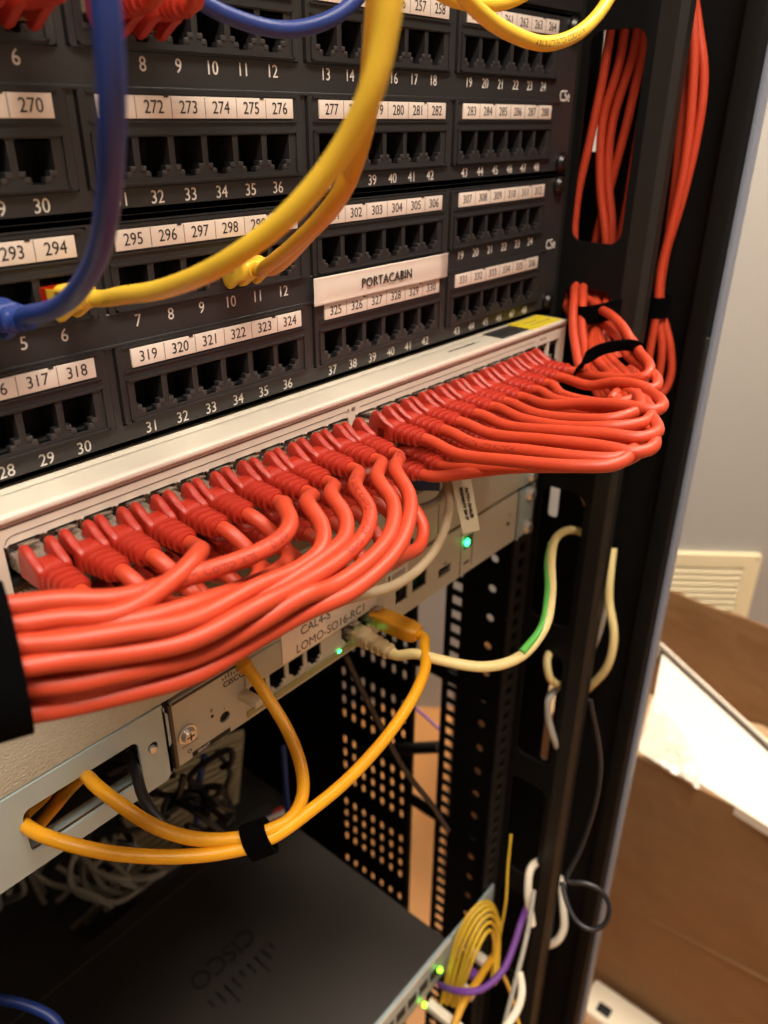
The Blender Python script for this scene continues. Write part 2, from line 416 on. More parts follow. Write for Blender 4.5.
for side, xs in ((0, -171.6), (1, 9.0)):
    b = MB()
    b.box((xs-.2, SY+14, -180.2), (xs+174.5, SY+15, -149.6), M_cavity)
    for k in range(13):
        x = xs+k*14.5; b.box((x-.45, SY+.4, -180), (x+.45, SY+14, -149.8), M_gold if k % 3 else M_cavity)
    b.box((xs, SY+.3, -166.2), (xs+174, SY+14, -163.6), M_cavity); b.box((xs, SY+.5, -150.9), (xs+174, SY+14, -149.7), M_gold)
    for k in range(12):
        xc = xs+(k+.5)*14.5
        b.box((xc-5.6, SY-.15, -150.2), (xc+5.6, SY+.8, -149.3), M_cavity); b.box((xc-6.9, SY-.2, -149.9), (xc-6.2, SY+.6, -149.2), M_white)
        for q in (-1, 1): b.box((xc+q*3.2, SY+.2, -152.6), (xc+q*6.4, SY+2, -150.9), M_key, .2)
    b.build('port_bank', t)
b = MB()
for k in range(2):
    x = 186.2+k*15.2
    b.box((x, SY+13, -180), (x+13.4, SY+14, -150), M_cavity); b.box((x-1, SY+2.3, -181), (x-.2, SY+14, -149), M_cavity); b.box((x+13.6, SY+2.3, -181), (x+14.4, SY+14, -149), M_cavity); b.box((x, SY+.4, -165.6), (x+13.4, SY+12, -164.6), M_key, .2)
    b.box((x+1.5, SY+1.5, -153.4), (x+11.5, SY+3, -151.2), M_key); b.box((x+2, SY+2.5, -163), (x+9, SY+3.2, -160.6), M_screw)
b.build('uplink_socket', t)
s = MB(); s.box((181, -20.2, -138.75), (219.5, -1.0, -138.3), M_sticky); s.box((190, -14, -138.3), (214, -12.8, -138.2), M_olive); s.box((188, -9, -138.3), (205, -8, -138.2), M_olive); lab(s.build('sticker', t), 'yellow sticker on the far corner of the lid')
s = MB(); s.box((149, -17.8, -138.75), (180, -3.0, -138.35), M_ink); s.box((151, -16.2, -138.4), (178, -4.6, -138.28), M_key)
for k in range(7): s.box((153+k*3.4, -14.8, -138.3), (155+k*3.2, -6.2, -138.2), M_ink)
s.box((152, -10.8, -138.3), (176, -9.8, -138.2), M_ink)
lab(s.build('sticker', t), 'black framed rating sticker on the lid')
s = MB(); text(s, 'OPTIONAL EQUIPMENT - - -', (118, -11, -138.6), 2.6, M_line, u=(1, .0, 0), v=(0, 1, 0)); s.build('lid_print', t)

# ------------------------------------------------------------------ plugs
def rr_ring(w, h, y, r=.28, k=4, zc=0):
    q = min(w, h)*r; out = []
    for cx, cz, a0 in ((w/2-q, h/2-q, 0), (-w/2+q, h/2-q, 90), (-w/2+q, -h/2+q, 180), (w/2-q, -h/2+q, 270)):
        for j in range(k+1):
            a = math.radians(a0+90*j/k); out.append(Vector(((cx+q*math.cos(a))*.001, y*.001, (cz+q*math.sin(a)+zc)*.001)))
    return out
class PB(MB):
    def finish(self, name):
        bmesh.ops.recalc_face_normals(self.bm, faces=self.bm.faces[:])
        me = bpy.data.meshes.new(name); self.bm.to_mesh(me); self.bm.free()
        for m in self.mats: me.materials.append(m)
        me.set_sharp_from_angle(angle=math.radians(40)); return me
def boot_mesh(mm, L=35, finned=True, ribs=4):
    b = PB()
    y1_ = -11.5 if finned and L > 26 else -5
    S = [(11.6, 8.2, y1_, .25), (12.4, 9.2, y1_-.8, .25), (12.4, 9.4, y1_-5, .25), (11.8, 9.0, y1_-7.5, .3)]
    y = y1_-8.5; n = ribs; stp = (L-1.5+y)/n
    for k in range(n):
        w = 11.6-2.0*k/n; h = 9.0-1.4*k/n
        S += [(w-1.8, h-1.6, y, .42), (w-1.8, h-1.6, y-stp*.22, .42), (w, h, y-stp*.32, .38), (w, h, y-stp*.72, .38), (w-1.8, h-1.6, y-stp*.82, .42)]; y -= stp
    S += [(7.8, 7.2, y-.2, .48), (7.4, 7.0, -L, .48)]
    rings = []
    for w, h, yy, r in S: rings.append(rr_ring(w, h, yy, r))
    b.loft(rings, mm)
    if finned:
        for s in (-1, 1):
            g0 = -6.0 if L > 26 else -1.0
            prof = [(g0+.3, -3.0), (g0, 4.0), (g0-1.0, 7.0), (g0-2.2, 9.0), (g0-4.0, 9.9), (g0-6.0, 9.4), (g0-8.4, 7.8), (g0-11.5, 5.7), (g0-14.5, 4.4), (g0-15.5, 3.0), (g0-15.5, -3.0)]
            w0, w1 = s*2.9, s*6.2
            rings = []
            for x, sc in ((w0, .86), (w0+s*.5, .97), ((w0+w1)/2, 1.03), (w1-s*.5, .97), (w1, .86)):
                rings.append([Vector((x*.001, (g0-7.5+(p-g0+7.5)*sc)*.001, (3+(q-3)*sc if q > 3 else q)*.001)) for p, q in prof])
            b.loft(rings, mm)
    return b.finish('boot')
def clear_mesh(m1, out=5.5):
    b = PB()
    b.loft([rr_ring(11.5, 6.6, 6, .06), rr_ring(11.5, 6.6, -out, .06)], m1)
    b.loft([[Vector((x*.001, y*.001, z*.001)) for x, z in ((-3, 3.4), (3, 3.4), (3, 4.2), (-3, 4.2))] for y, in ((5.5,),)] + [[Vector((x*.001, -.0052, z*.001)) for x, z in ((-3, 6.6), (3, 6.6), (3, 7.4), (-3, 7.4))]], m1)
    for k in range(8): b.loft([[Vector((((k-3.5)*1.1+x)*.001, y*.001, z*.001)) for x, z in ((-.25, -3.32), (.25, -3.32), (.25, -2.6), (-.25, -2.6))] for y in (5.8, 1)], M_gold)
    return b.finish('plug')
ME_boot = boot_mesh(M_boot, 36); ME_clear = clear_mesh(M_clear, 13); 
ME_rboot = boot_mesh(M_boot, 25); 
ME_yboot = boot_mesh(M_yel, 19, True, 1); ME_yclear = clear_mesh(M_clearred)
ME_bboot = boot_mesh(M_blue, 24, True, 2)
ME_tboot = boot_mesh(M_tanboot, 34, False, 4)
ME_oboot = None

def place(me, name, parent, at, up=1, yaw=0, pitch=0, scale=1.):
    """a plug part at mm point `at` on a socket, cable side towards -y; up=-1 turns the latch down"""
    o = bpy.data.objects.new(name, me); C.objects.link(o)
    R = Matrix.Rotation(yaw, 4, 'Z') @ Matrix.Rotation(pitch, 4, 'X') @ (Matrix.Rotation(PI, 4, 'Y') if up < 0 else Matrix.Identity(4))
    o.parent = parent; o.matrix_local = Matrix.Translation(V(at)-Vector(parent['_w'])) @ R @ Matrix.Scale(scale, 4)
    return R
def run_on(p, d):
    # let a cable that leaves upwards carry on, bending towards the vertical
    t = (p[-1]-p[-2]).normalized(); q = Vector(p[-1]); out = []
    for k in range(int(d/6)):
        t = (t+Vector((0, 0, .06))).normalized(); q = q+t*6; out.append(q.copy())
    return list(p)+out
def plug_cable(name, label, group, at, cps, mj, boot, clear, up=1, yaw=0, pitch=0, r=2.95, L=36, printed=None, cat='cable', step=3., scale=1., up_end=0):
    t = thing(name, label, cat, at, group)
    R = place(boot, 'boot', t, at, up, yaw, pitch, scale)
    place(clear, 'plug', t, at, up, yaw, pitch, scale)
    d = R.to_3x3() @ Vector((0, -1, 0))
    a = Vector(at)
    path = spline([a+d*(L-3)*scale, a+d*(L+4)*scale]+[Vector(c) for c in cps], step)
    if up_end: path = run_on(path, up_end)
    m = MB(); m.tube(path, r, mj)
    if printed:
        for (s, st, sz, ink, flip) in printed: wrap_text(m, s, path, r, st, sz, ink, CAM, flip)
    m.build('jacket', t)
    return t

ORD = ['first', 'second', 'third', 'fourth', 'fifth', 'sixth', 'seventh', 'eighth', 'ninth', 'tenth', 'eleventh', 'twelfth']
# ---- left bundle lanes: stations along the gathered bundle (top and bottom edge, mean distance), left to right
LANES_W = [((-213.0, -81.5, -127.3), (-224.2, -91.3, -156.9)), ((-198.3, -86.7, -131.5), (-205.6, -99.3, -158.9)), ((-188.1, -93.2, -133.4), (-197.1, -103.2, -159.9)), ((-175.3, -101.3, -135.3), (-183.0, -111.0, -159.5)), ((-158.6, -108.0, -136.3), (-165.4, -118.2, -159.8)), ((-140.1, -112.5, -136.2), (-145.7, -121.8, -156.7)), ((-120.8, -115.1, -136.9), (-125.5, -123.9, -155.4)), ((-100.4, -115.4, -137.5), (-103.4, -125.0, -154.3)), ((-82.6, -111.7, -136.8), (-83.3, -122.5, -151.7))]
def lane(i, s):
    a, b = LANES_W[s]; A, B = Vector(a), Vector(b)
    return A, B
def lane_pt(f, dpt, s):
    """f 0..1 from the top edge to the bottom edge of the bundle, dpt mm away from the camera"""
    A, B = lane(0, s); p = A.lerp(B, f); d = (p-Vector(CAM)).normalized()
    return p+d*(dpt+13*max(0, (f-.38)/.62)**2+5*max(0, (.22-f)/.22)**2)
rng = random.Random(3)
def smooth_noise(seed, s): return math.sin(seed*12.9+s*1.1)*.6+math.sin(seed*4.1+s*2.3)*.4
# for each upper plug: first bundle station joined, lane, turning points between plug and lane
UP = {
 0: (1, .08, 9, []), 1: (2, .16, 12, []), 2: (3, .06, 9, []), 3: (3, .15, 2, [(-144.3, -94.5, -137.4), (-153.8, -99.1, -137.7)]),
 4: (4, .30, 9, []), 5: (4, .24, 4, []), 6: (3, .0, -1, [(-100.6, -86.7, -138.9), (-104.7, -95.0, -140.1), (-114.7, -101.1, -140.9), (-129.1, -101.7, -141.3), (-150.6, -99.3, -139.8)]),
 7: (4, .36, 0, [(-89.8, -88.1, -142.1), (-92.0, -96.7, -145.3), (-101.1, -106.0, -148.6), (-114.2, -108.6, -149.7), (-134.8, -109.9, -147.1)]),
 8: (5, .46, 6, [(-76.1, -87.0, -144.2), (-79.1, -96.4, -147.5), (-88.4, -104.9, -150.3), (-102.4, -109.0, -150.1)]),
 9: (5, .55, -1, [(-62.5, -86.9, -145.7), (-67.1, -97.7, -148.7), (-78.9, -106.5, -151.2), (-97.2, -111.6, -152.2), (-119.1, -114.4, -151.2)]),
 10: (6, .74, 0, [(-48.9, -86.4, -146.6), (-54.2, -98.8, -150.5), (-68.9, -110.1, -153.9), (-87.9, -116.3, -155.2), (-110.0, -118.1, -155.5)]),
 11: (6, .95, -2, [(-36.0, -85.2, -147.7), (-42.7, -97.6, -151.5), (-58.2, -109.6, -154.9), (-77.0, -117.4, -157.9), (-104.4, -120.9, -159.4)]),
}
# printed writing on some jackets
PRN = {3: None, 6: [('C REACH Compliant  7/0.20', 118, 4.6, M_redink, True)], 9: [('RoHS  REACH Compliant  PVC', 90, 4.4, M_redink, True)], 11: [('CAT6 PATCH CORD UTP', 30, 4.2, M_redink, True)]}
for i in range(12):
    x = -171.6+(i+.5)*14.5; s0, f, dd, tp = UP[i]
    at = (x, SY-.5, -155.9); yaw = -.03+.03*math.sin(i*2.1); pit = -.03+.02*math.cos(i*1.7)
    cps = list(tp)
    if not tp:
        e = lane_pt(f, dd, s0); a = Vector((x, SY-50, -163)); cps = [(a.x+2, a.y-4, a.z-3)]
    for s in range(min(s0, 8), -1, -1): cps.append(lane_pt(f+.035*smooth_noise(i, s)*(f < .9), dd+2.0*smooth_noise(i+.5, s), s))
    plug_cable('patch_cable', f'red patch cable in the {ORD[i]} upper socket from the left, looping into the left bundle', 'red patch cables on the switch', at, cps, M_red, ME_boot, ME_clear, 1, yaw, pit, 3.0, printed=PRN.get(i), step=2.5)
for i in range(12):     # lower row of the left bank
    x = -171.6+(i+.5)*14.5; at = (x, SY-.5, -172.8)
    f = [.10, .27, .45, .64, .2, .55, .36, .84, .5, .9, .64, .82][i]; dd = [4, 5, 5, 5, 11, 10, 11, 4, 12, 8, 10, 11][i]; s0 = [1, 2, 2, 3, 3, 4, 4, 5, 5, 6, 6, 7][i]
    a = Vector((x, SY-44, -176)); cps = []
    if i in (8, 9, 10, 11):
        k = i-8; cps = [(x+2, SY-46, -181), (x+1, SY-54, -188), (x-8, SY-60, -192)]
    elif i > 3: cps = [(x+2, SY-44, -181), (x-3, SY-54, -188)]
    else: cps = [(x+1, SY-44, -181)]
    for s in range(s0, -1, -1): cps.append(lane_pt(f+.05*smooth_noise(i+20, s), dd+2.0*smooth_noise(i+.5, s), s))
    plug_cable('patch_cable', f'red patch cable in the lower row, under the {ORD[i]} upper plug from the left', 'red patch cables on the switch', at, cps, M_red, ME_boot, ME_clear, -1, .02*math.sin(i), .08, 3.0, step=2.5)

# ---- right bank: cables come straight out, turn at the right and climb back to the strapped bundle
TIP = {  # upper socket k: way out, turning point, way back to the strapped bundle
 11: [(155.0, -82.1, -151.4), (145.2, -104.3, -145.8), (144.6, -114.4, -141.9), (154.9, -110.7, -139.3), (174.9, -95.8, -138.8), (196.1, -79.4, -136.7)],
 10: [(140.4, -83.4, -153.1), (137.1, -98.8, -146.8), (131.9, -114.8, -143.9), (128.5, -124.6, -143.8), (139.3, -122.5, -142.4), (164.6, -104.8, -143.7), (184.9, -84.6, -144.7), (199.9, -70.1, -139.0)],
 9: [(132.3, -81.5, -154.0), (123.7, -100.7, -151.7), (121.6, -113.5, -148.9), (135.2, -115.0, -148.0), (158.9, -102.1, -148.9), (182.5, -81.1, -148.5), (198.1, -66.7, -141.8)],
 8: [(117.8, -78.1, -154.0), (112.1, -97.8, -152.2), (107.2, -113.5, -148.6), (116.7, -119.9, -146.8), (138.9, -112.2, -147.8), (170.7, -89.5, -150.5), (191.7, -65.6, -145.8)],
 7: [(104.2, -81.8, -152.7), (94.6, -111.8, -147.8), (93.5, -129.1, -145.1), (107.3, -131.3, -144.6), (137.3, -114.1, -148.2), (169.1, -85.5, -152.1), (193.0, -61.1, -146.9)],
 6: [(91.9, -83.9, -151.9), (88.6, -108.9, -144.3), (86.2, -130.7, -140.3), (85.9, -143.8, -139.7), (96.7, -142.7, -139.7), (123.3, -125.1, -143.5), (164.6, -87.8, -153.1), (192.4, -57.3, -147.4)],
 5: [(77.3, -84.7, -152.8), (72.2, -109.7, -148.1), (71.2, -129.0, -143.2), (83.4, -135.2, -141.5), (105.4, -127.6, -142.8), (151.7, -96.3, -152.5), (190.0, -62.0, -152.5)],
 4: [(65.4, -84.2, -152.4), (59.3, -111.9, -148.1), (58.5, -134.1, -142.4), (67.8, -144.2, -141.1), (86.1, -142.1, -141.6), (117.0, -122.8, -145.7), (154.5, -90.2, -153.8), (193.1, -63.4, -154.2)],
 3: [(54.1, -82.0, -153.5), (48.7, -112.3, -147.0), (49.0, -136.8, -142.4), (51.4, -152.4, -141.0), (60.2, -155.4, -140.4), (78.2, -146.4, -141.4), (116.2, -120.3, -148.2), (161.5, -85.8, -155.2), (196.4, -64.7, -150.8)],
 2: [(42.7, -80.1, -155.0), (40.6, -111.4, -149.4), (40.1, -138.7, -145.0), (40.2, -155.2, -143.8), (49.3, -158.8, -143.3), (62.6, -153.4, -143.0), (95.4, -130.9, -148.8), (156.5, -86.2, -158.8), (191.7, -57.0, -152.5)],
 1: [(29.7, -79.7, -156.4), (29.4, -110.4, -151.7), (29.7, -138.6, -147.4), (35.6, -151.3, -145.8), (47.5, -151.2, -145.3), (84.7, -131.1, -152.1), (150.9, -88.0, -160.7), (192.9, -59.3, -153.6)],
 0: [(16.4, -78.7, -157.7), (16.1, -109.2, -152.7), (19.4, -137.5, -148.2), (27.0, -151.8, -146.1), (40.0, -152.8, -145.4), (80.3, -130.2, -153.1), (150.9, -85.7, -162.4), (191.4, -55.9, -153.9)],
}
for k in range(11):
    x = 9.0+(k+.5)*14.5; at = (x, SY-.5, -155.9)
    T = TIP[k+1 if k > 8 else k]; j = k % 6
    y0 = -33+6*j + (1.5 if k > 5 else 0); xk = 257 + (3 if k % 2 else 10)
    cps = list(T)+[(xk-3, y0+2, -128-1.5*j), (xk+5, y0+12, -126), (xk+12, y0+40, -135), (xk+14, 60, -150-3*j), (xk+14, 120, -190-4*j)]
    plug_cable('patch_cable', f'red patch cable in the {ORD[k]} upper socket of the right bank, turning back at right', 'red patch cables on the switch', at, cps, M_red, ME_boot, ME_clear, 1, .05+.02*math.sin(k*2), -.02+.02*math.cos(k), 2.9, step=3,
               printed=[('CAT6 UTP PATCH', 20, 3.6, M_redink, False)] if k in (1, 8) else None)
LOWR_W = [((31.4, -99.6, -163.8), (45.4, -149.2, -150.4)), ((26.9, -88.6, -165.5), (45.6, -142.5, -150.4)), ((41.1, -89.1, -166.8), (53.1, -135.1, -151.8)), ((55.3, -89.6, -168.0), (62.4, -129.7, -153.1)), ((66.9, -91.8, -166.6), (69.9, -128.0, -152.7)), ((79.7, -92.5, -165.8), (78.2, -123.9, -152.6)), ((91.6, -92.8, -165.9), (88.6, -122.0, -152.3)), ((100.3, -95.0, -164.4), (94.2, -120.7, -151.0)), ((111.6, -96.6, -162.6), (101.9, -118.5, -149.8)), ((123.7, -96.9, -162.3), (108.1, -112.2, -150.2)), ((139.3, -95.3, -163.3), (120.3, -106.3, -150.7)), ((158.5, -91.1, -164.3), (132.4, -93.4, -151.4))]
for k in range(11):
    x = 9.0+(k+.5)*14.5; at = (x, SY-.5, -172.8); A, B = LOWR_W[k]
    cps = [A, B, (246-2*(k % 5), -46-3*(k % 6), -170+2*(k % 4)), (240+(k % 4), -30-3*(k % 5), -150), (255+(k % 3)*2, -24-2*(k % 5), -136), (268, 10, -142), (270, 70, -160-4*k)]
    plug_cable('patch_cable', f'red patch cable in the lower row, under the {ORD[k]} upper plug of the right bank', 'red patch cables on the switch', at, cps, M_red, ME_boot, ME_clear, -1, .03, .04, 2.9, step=3)

# loose red cables behind the slotted plate and beyond it
def loose(name, label, cat, pts, r, mj, group=None, step=3., printed=None, seg=14, ext=(0, 0)):
    m = MB(); p = spline(pts, step)
    if ext[1]: p = run_on(p, ext[1])
    if ext[0]: p = run_on(p[::-1], ext[0])[::-1]
    m.tube(p, r, mj, seg)
    if printed:
        for (s, st, sz, ink, flip) in printed: wrap_text(m, s, p, r, st, sz, ink, CAM, flip)
    return tag(m.build(name), label, cat, group)
RG = 'red cables hanging behind the slotted plate'
RL = ['leftmost red cable seen through the tall upper slot', 'red cable left of the middle in the tall upper slot', 'dark red cable in the middle of the tall upper slot', 'red cable crossing diagonally in the upper slot', 'thin looking red cable at the right edge of the upper slot']
RP = [[(262.0, -10.1, 63.9), (262.0, -9.1, 16.5), (262.0, -4.2, -29.5), (262.0, 0.6, -67.0), (262.0, -1.3, -99.9), (262.0, -7.9, -126.7), (262.0, -20.0, -146.3)],
      [(266.0, -17.3, 63.8), (266.0, -16.7, 16.5), (266.0, -9.9, -17.6), (266.0, -12.8, -53.8), (266.0, -23.5, -98.1), (266.0, -23.8, -132.2), (262.0, -21.9, -160.5)],
      [(270.0, -23.8, 63.7), (270.0, -23.4, 21.9), (270.0, -15.0, -17.5), (270.0, -15.8, -47.7), (270.0, -24.2, -85.3), (270.0, -26.5, -132.4), (268.0, -25.8, -153.6)],
      [(274.0, -26.5, 63.9), (274.0, -27.3, 27.4), (274.0, -24.1, -11.6), (274.0, -17.7, -54.0), (274.0, -11.3, -93.4), (274.0, -12.3, -135.0), (270.0, -24.9, -154.1)],
      [(280.0, -28.9, 64.3), (280.0, -28.5, 27.7), (280.0, -30.4, -0.1), (280.0, -29.2, -35.3), (280.0, -28.3, -66.4), (280.0, -26.0, -99.4), (278.0, -27.4, -133.5)]]
for k in range(5): loose('patch_cable', RL[k], 'cable', RP[k], 2.9, M_red, RG, ext=(250, 0))
for k, (pp, l) in enumerate((
    ([(272.0, -47.7, 66.8), (272.0, -58.5, 33.7), (272.0, -64.6, -6.1), (272.0, -66.7, -45.6), (272.0, -64.7, -78.9), (272.0, -62.1, -107.8), (272.0, -63.8, -134.3), (272.0, -63.4, -162.4), (270.0, -63.9, -206.2)], 'red cable hanging by the frame post, left strand of the pair'),
    ([(278.0, -46.4, 67.6), (278.0, -58.6, 34.1), (278.0, -67.2, 7.6), (278.0, -69.2, -22.7), (278.0, -66.3, -63.8), (278.0, -60.8, -102.2), (278.0, -61.6, -132.2), (278.0, -69.6, -162.5), (278.0, -69.4, -191.8), (272.0, -64.3, -214.3)], 'red cable hanging by the frame post, bulging right strand'),
    ([(284.0, -38.9, 68.9), (284.0, -50.8, 16.3), (284.0, -57.1, -40.5), (284.0, -59.0, -90.0), (284.0, -60.1, -129.9), (284.0, -72.5, -159.6), (284.0, -76.9, -180.5), (282.0, -74.7, -193.2), (276.0, -68.0, -200.7), (268.0, -60.0, -205.0)], 'red cable making the outermost loop right of the bundle'))):
    loose('patch_cable', l, 'cable', pp, 2.9, M_red, 'red cables hanging beside the frame post', ext=(250, 0))
loose('patch_cable', 'red cable arching out of the lower slot over the strap', 'cable', [(262.0, -13.1, -130.2), (222.7, -43.5, -128.0), (204.0, -62.3, -127.2), (194.8, -75.2, -131.0), (185.5, -87.1, -138.2), (168.6, -102.6, -141.5), (159.5, -109.4, -144.0), (154.3, -106.5, -148.1)], 2.9, M_red, RG)
for k, (a, b) in enumerate((((568, 300), (566, 340)), ((575, 296), (574, 345)))):
    pass
loose('patch_cable', 'red cable bowing out at the left edge of the lower slot', 'cable', [(262.0, -16.1, -117.3), (254.0, -11.4, -121.0), (219.9, -27.1, -124.7), (202.8, -37.0, -136.7), (187.7, -48.7, -148.0), (172.3, -62.2, -157.5), (159.3, -81.4, -161.8)], 2.9, M_red, RG)
loose('patch_cable', 'red cable just right of the one bowing at the slot edge', 'cable', [(262.0, -22.1, -116.6), (256.0, -16.5, -120.6), (227.5, -29.8, -125.5), (210.3, -39.6, -137.6), (195.0, -51.3, -149.0), (177.3, -65.1, -158.1), (164.2, -84.2, -162.3)], 2.9, M_red, RG)

def strap(name, label, pts, w, th, m=M_velcro, group=None, side=None):
    """flat band following mm points, its width along `side`"""
    P = spline(pts, 2.5); sd = [Vector(side).normalized() for _ in P] if not callable(side) else [side(p) for p in P]
    fr = frames(P); rings = []
    for (p, t, n, b), s in zip(fr, sd):
        s = (s-t*s.dot(t)).normalized(); nn = s.cross(t)
        rings.append([V(p+s*w/2+nn*th/2), V(p-s*w/2+nn*th/2), V(p-s*w/2-nn*th/2), V(p+s*w/2-nn*th/2)])
    mb = MB(); mb.loft(rings, m); o = mb.build(name); return tag(o, label, 'cable tie', group)
# left bundle strap: closed ring round the lanes near the picture edge
def ring_round(c, ax, up, ra, rb, n=36, a0=0, a1=360, sq=1.):
    ax = Vector(ax).normalized(); up = (Vector(up)-ax*Vector(up).dot(ax)).normalized(); sd = ax.cross(up); c = Vector(c)
    sg = lambda v: math.copysign(abs(v)**sq, v)
    return [c+up*ra*sg(math.cos(math.radians(a0+(a1-a0)*k/n)))+sd*rb*sg(math.sin(math.radians(a0+(a1-a0)*k/n))) for k in range(n+1)]
A0, B0 = lane(0, 0); A1, B1 = lane(0, 1)
cc = (A0.lerp(B0, .5)*.15+A1.lerp(B1, .5)*.85); dcam = (cc-Vector(CAM)).normalized()
axd = (A1.lerp(B1, .5)-A0.lerp(B0, .5)).normalized()
axd2 = (axd + (A1-B1).normalized()*(.13)).normalized()
cen = cc+dcam*9.0-axd*9.5
strap('velcro_strap', 'wide black hook and loop strap round the left red bundle', ring_round(cen, axd2, A1-B1, (A1-B1).length/2+5.2, 15.5, sq=.82), 24, 1.4, group=None, side=axd2)
# strap over the red bundle at right
strap('velcro_strap', 'black hook and loop strap curving over the red bundle at the slot', [(163.9, -63.5, -154.1), (157.0, -69.3, -145.3), (159.0, -76.3, -137.9), (164.9, -84.3, -134.7), (173.4, -90.8, -134.6), (187.0, -90.6, -140.4), (205.9, -79.8, -151.2), (207.5, -64.0, -159.8), (190.2, -57.7, -162.4), (163.9, -63.5, -154.1)], 7, 1.4, side=(.2, -.5, .85))
strap('velcro_strap', 'black hook and loop strap inside the lower slot above the fan of cables', [(243.5, -17.1, -133.8), (213.3, -36.0, -132.8), (213.9, -48.2, -129.7), (220.6, -54.3, -127.4), (241.7, -50.2, -130.1)], 12, 1.6, side=(0, 0, 1))
strap('velcro_strap', 'small black strap round the hanging cables beside the post', ring_round((278.0, -62.4, -132.8), (0, 0, 1), (1, 0, 0), 9, 6), 14, 1.2, side=(0, 0, 1))

# ---- other cables on the patch panels
plug_cable('network_cable', 'thick yellow cable plugged into port 6 of the lower panel', None, (-126.3, -1.5, -73.0), [(-124.7, -42.9, -68.1), (-126.1, -65.3, -63.3), (-126.4, -96.3, -52.3), (-122.2, -119.7, -37.9), (-117.8, -133.9, -22.9), (-116.9, -142.6, -10.4), (-115.8, -145.1, -0.8), (-115.6, -147.0, 8.3), (-114.2, -147.4, 18.9)], M_yel, ME_yboot, ME_yclear, -1, .3, 0, 2.95, 19, cat='cable', scale=.88, up_end=250)
plug_cable('network_cable', 'yellow cable plugged into port 11 of the lower panel, behind the thick one', None, (-40.4, -1.5, -72.8), [(-49.7, -39.6, -65.5), (-55.1, -56.5, -55.3), (-60.2, -75.9, -43.3), (-71.3, -94.6, -30.8), (-74.9, -103.6, -16.8), (-76.2, -107.8, -1.7), (-76.6, -110.3, 12.4), (-75.9, -111.0, 25.7)], M_yelo, ME_yboot, ME_yclear, -1, -.1, 0, 3.0, 19, cat='cable', scale=.86, up_end=250)
plug_cable('network_cable', 'short visible yellow plug in port 10 of the lower panel', None, (PX(1, 3)-1, -1.5, -72.8), [(-60.7, -38.9, -68.0), (-65.4, -59.8, -57.4), (-68.5, -78.2, -45.7), (-70.8, -91.1, -34.5), (-70.1, -97.7, -19.6), (-70.0, -100.9, -1.2), (-68.2, -101.6, 18.4)], M_yelo, ME_yboot, ME_yclear, -1, .05, 0, 2.6, 19, cat='cable', scale=.86, up_end=250)
loose('network_cable', 'yellow cable sagging across the top right of the upper panel', 'cable', [(-12.1, -84.6, 36.5), (-9.3, -87.4, 23.7), (6.4, -87.1, 16.9), (30.8, -84.7, 12.5), (57.9, -83.5, 10.8), (87.9, -80.4, 15.9), (114.0, -76.3, 25.2), (139.5, -71.2, 39.4), (172.3, -64.7, 62.0)], 2.95, M_yel, None, printed=[('4 PAIR UTP PATCH CORD CAT6', 268, 3.3, M_yink, False)], ext=(200, 200))
loose('network_cable', 'yellow cable just dipping into view at the top edge', 'cable', [(15.8, -48.5, 40.5), (16.0, -59.9, 26.3), (28.3, -66.3, 23.4), (45.2, -71.3, 24.9), (61.2, -74.7, 31.5), (79.1, -74.4, 45.7)], 2.95, M_yel, None, ext=(200, 200))
plug_cable('network_cable', 'thick dark blue cable hanging down the left side into port 4', None, (PX(0, 3)+2, -1.5, -74.5), [(-151.3, -25.8, -73.3), (-151.4, -46.0, -68.1), (-154.9, -69.2, -58.7), (-157.1, -85.7, -47.5), (-161.8, -101.1, -34.3), (-166.6, -114.4, -18.6), (-168.5, -119.9, -6.2), (-169.3, -122.2, 5.0), (-169.7, -122.9, 12.5)], M_blue, ME_bboot, ME_clear, -1, .12, 0, 2.95, 24, cat='cable', up_end=250)
loose('network_cable', 'blue cable sagging across the top left of the upper panel', 'cable', [(-76.0, -9.3, 35.8), (-71.5, -17.3, 23.4), (-63.4, -21.1, 17.6), (-50.8, -25.3, 13.6), (-34.5, -28.4, 12.1), (-18.9, -33.8, 15.5), (-5.9, -36.7, 22.7), (9.6, -36.4, 37.7)], 2.95, M_blue, ext=(200, 200))
# red plugs in the upper row of the upper panel
for k, nm in ((4, 'at the left corner of the top edge'), (5, 'above the number 6 at the top edge'), (6, 'just right of the blue cable at the top edge'), (7, 'above the numbers 8 and 9 at the top edge')):
    g, kk = divmod(k if k < 6 else k-0, 6)
    x = PX(g, kk) if k > 5 else PX(0, k)
    plug_cable('patch_cable', 'red plug hanging its latch '+nm, 'red cables plugged in the upper panel', (x-.5, -1.5, 17.0), [(x-2, -36, 22), (x-8, -46, 32), (x-20, -62, 50), (x-24, -64, 90)], M_red, ME_rboot, ME_clear, -1, .1, 0, 2.9, 25)

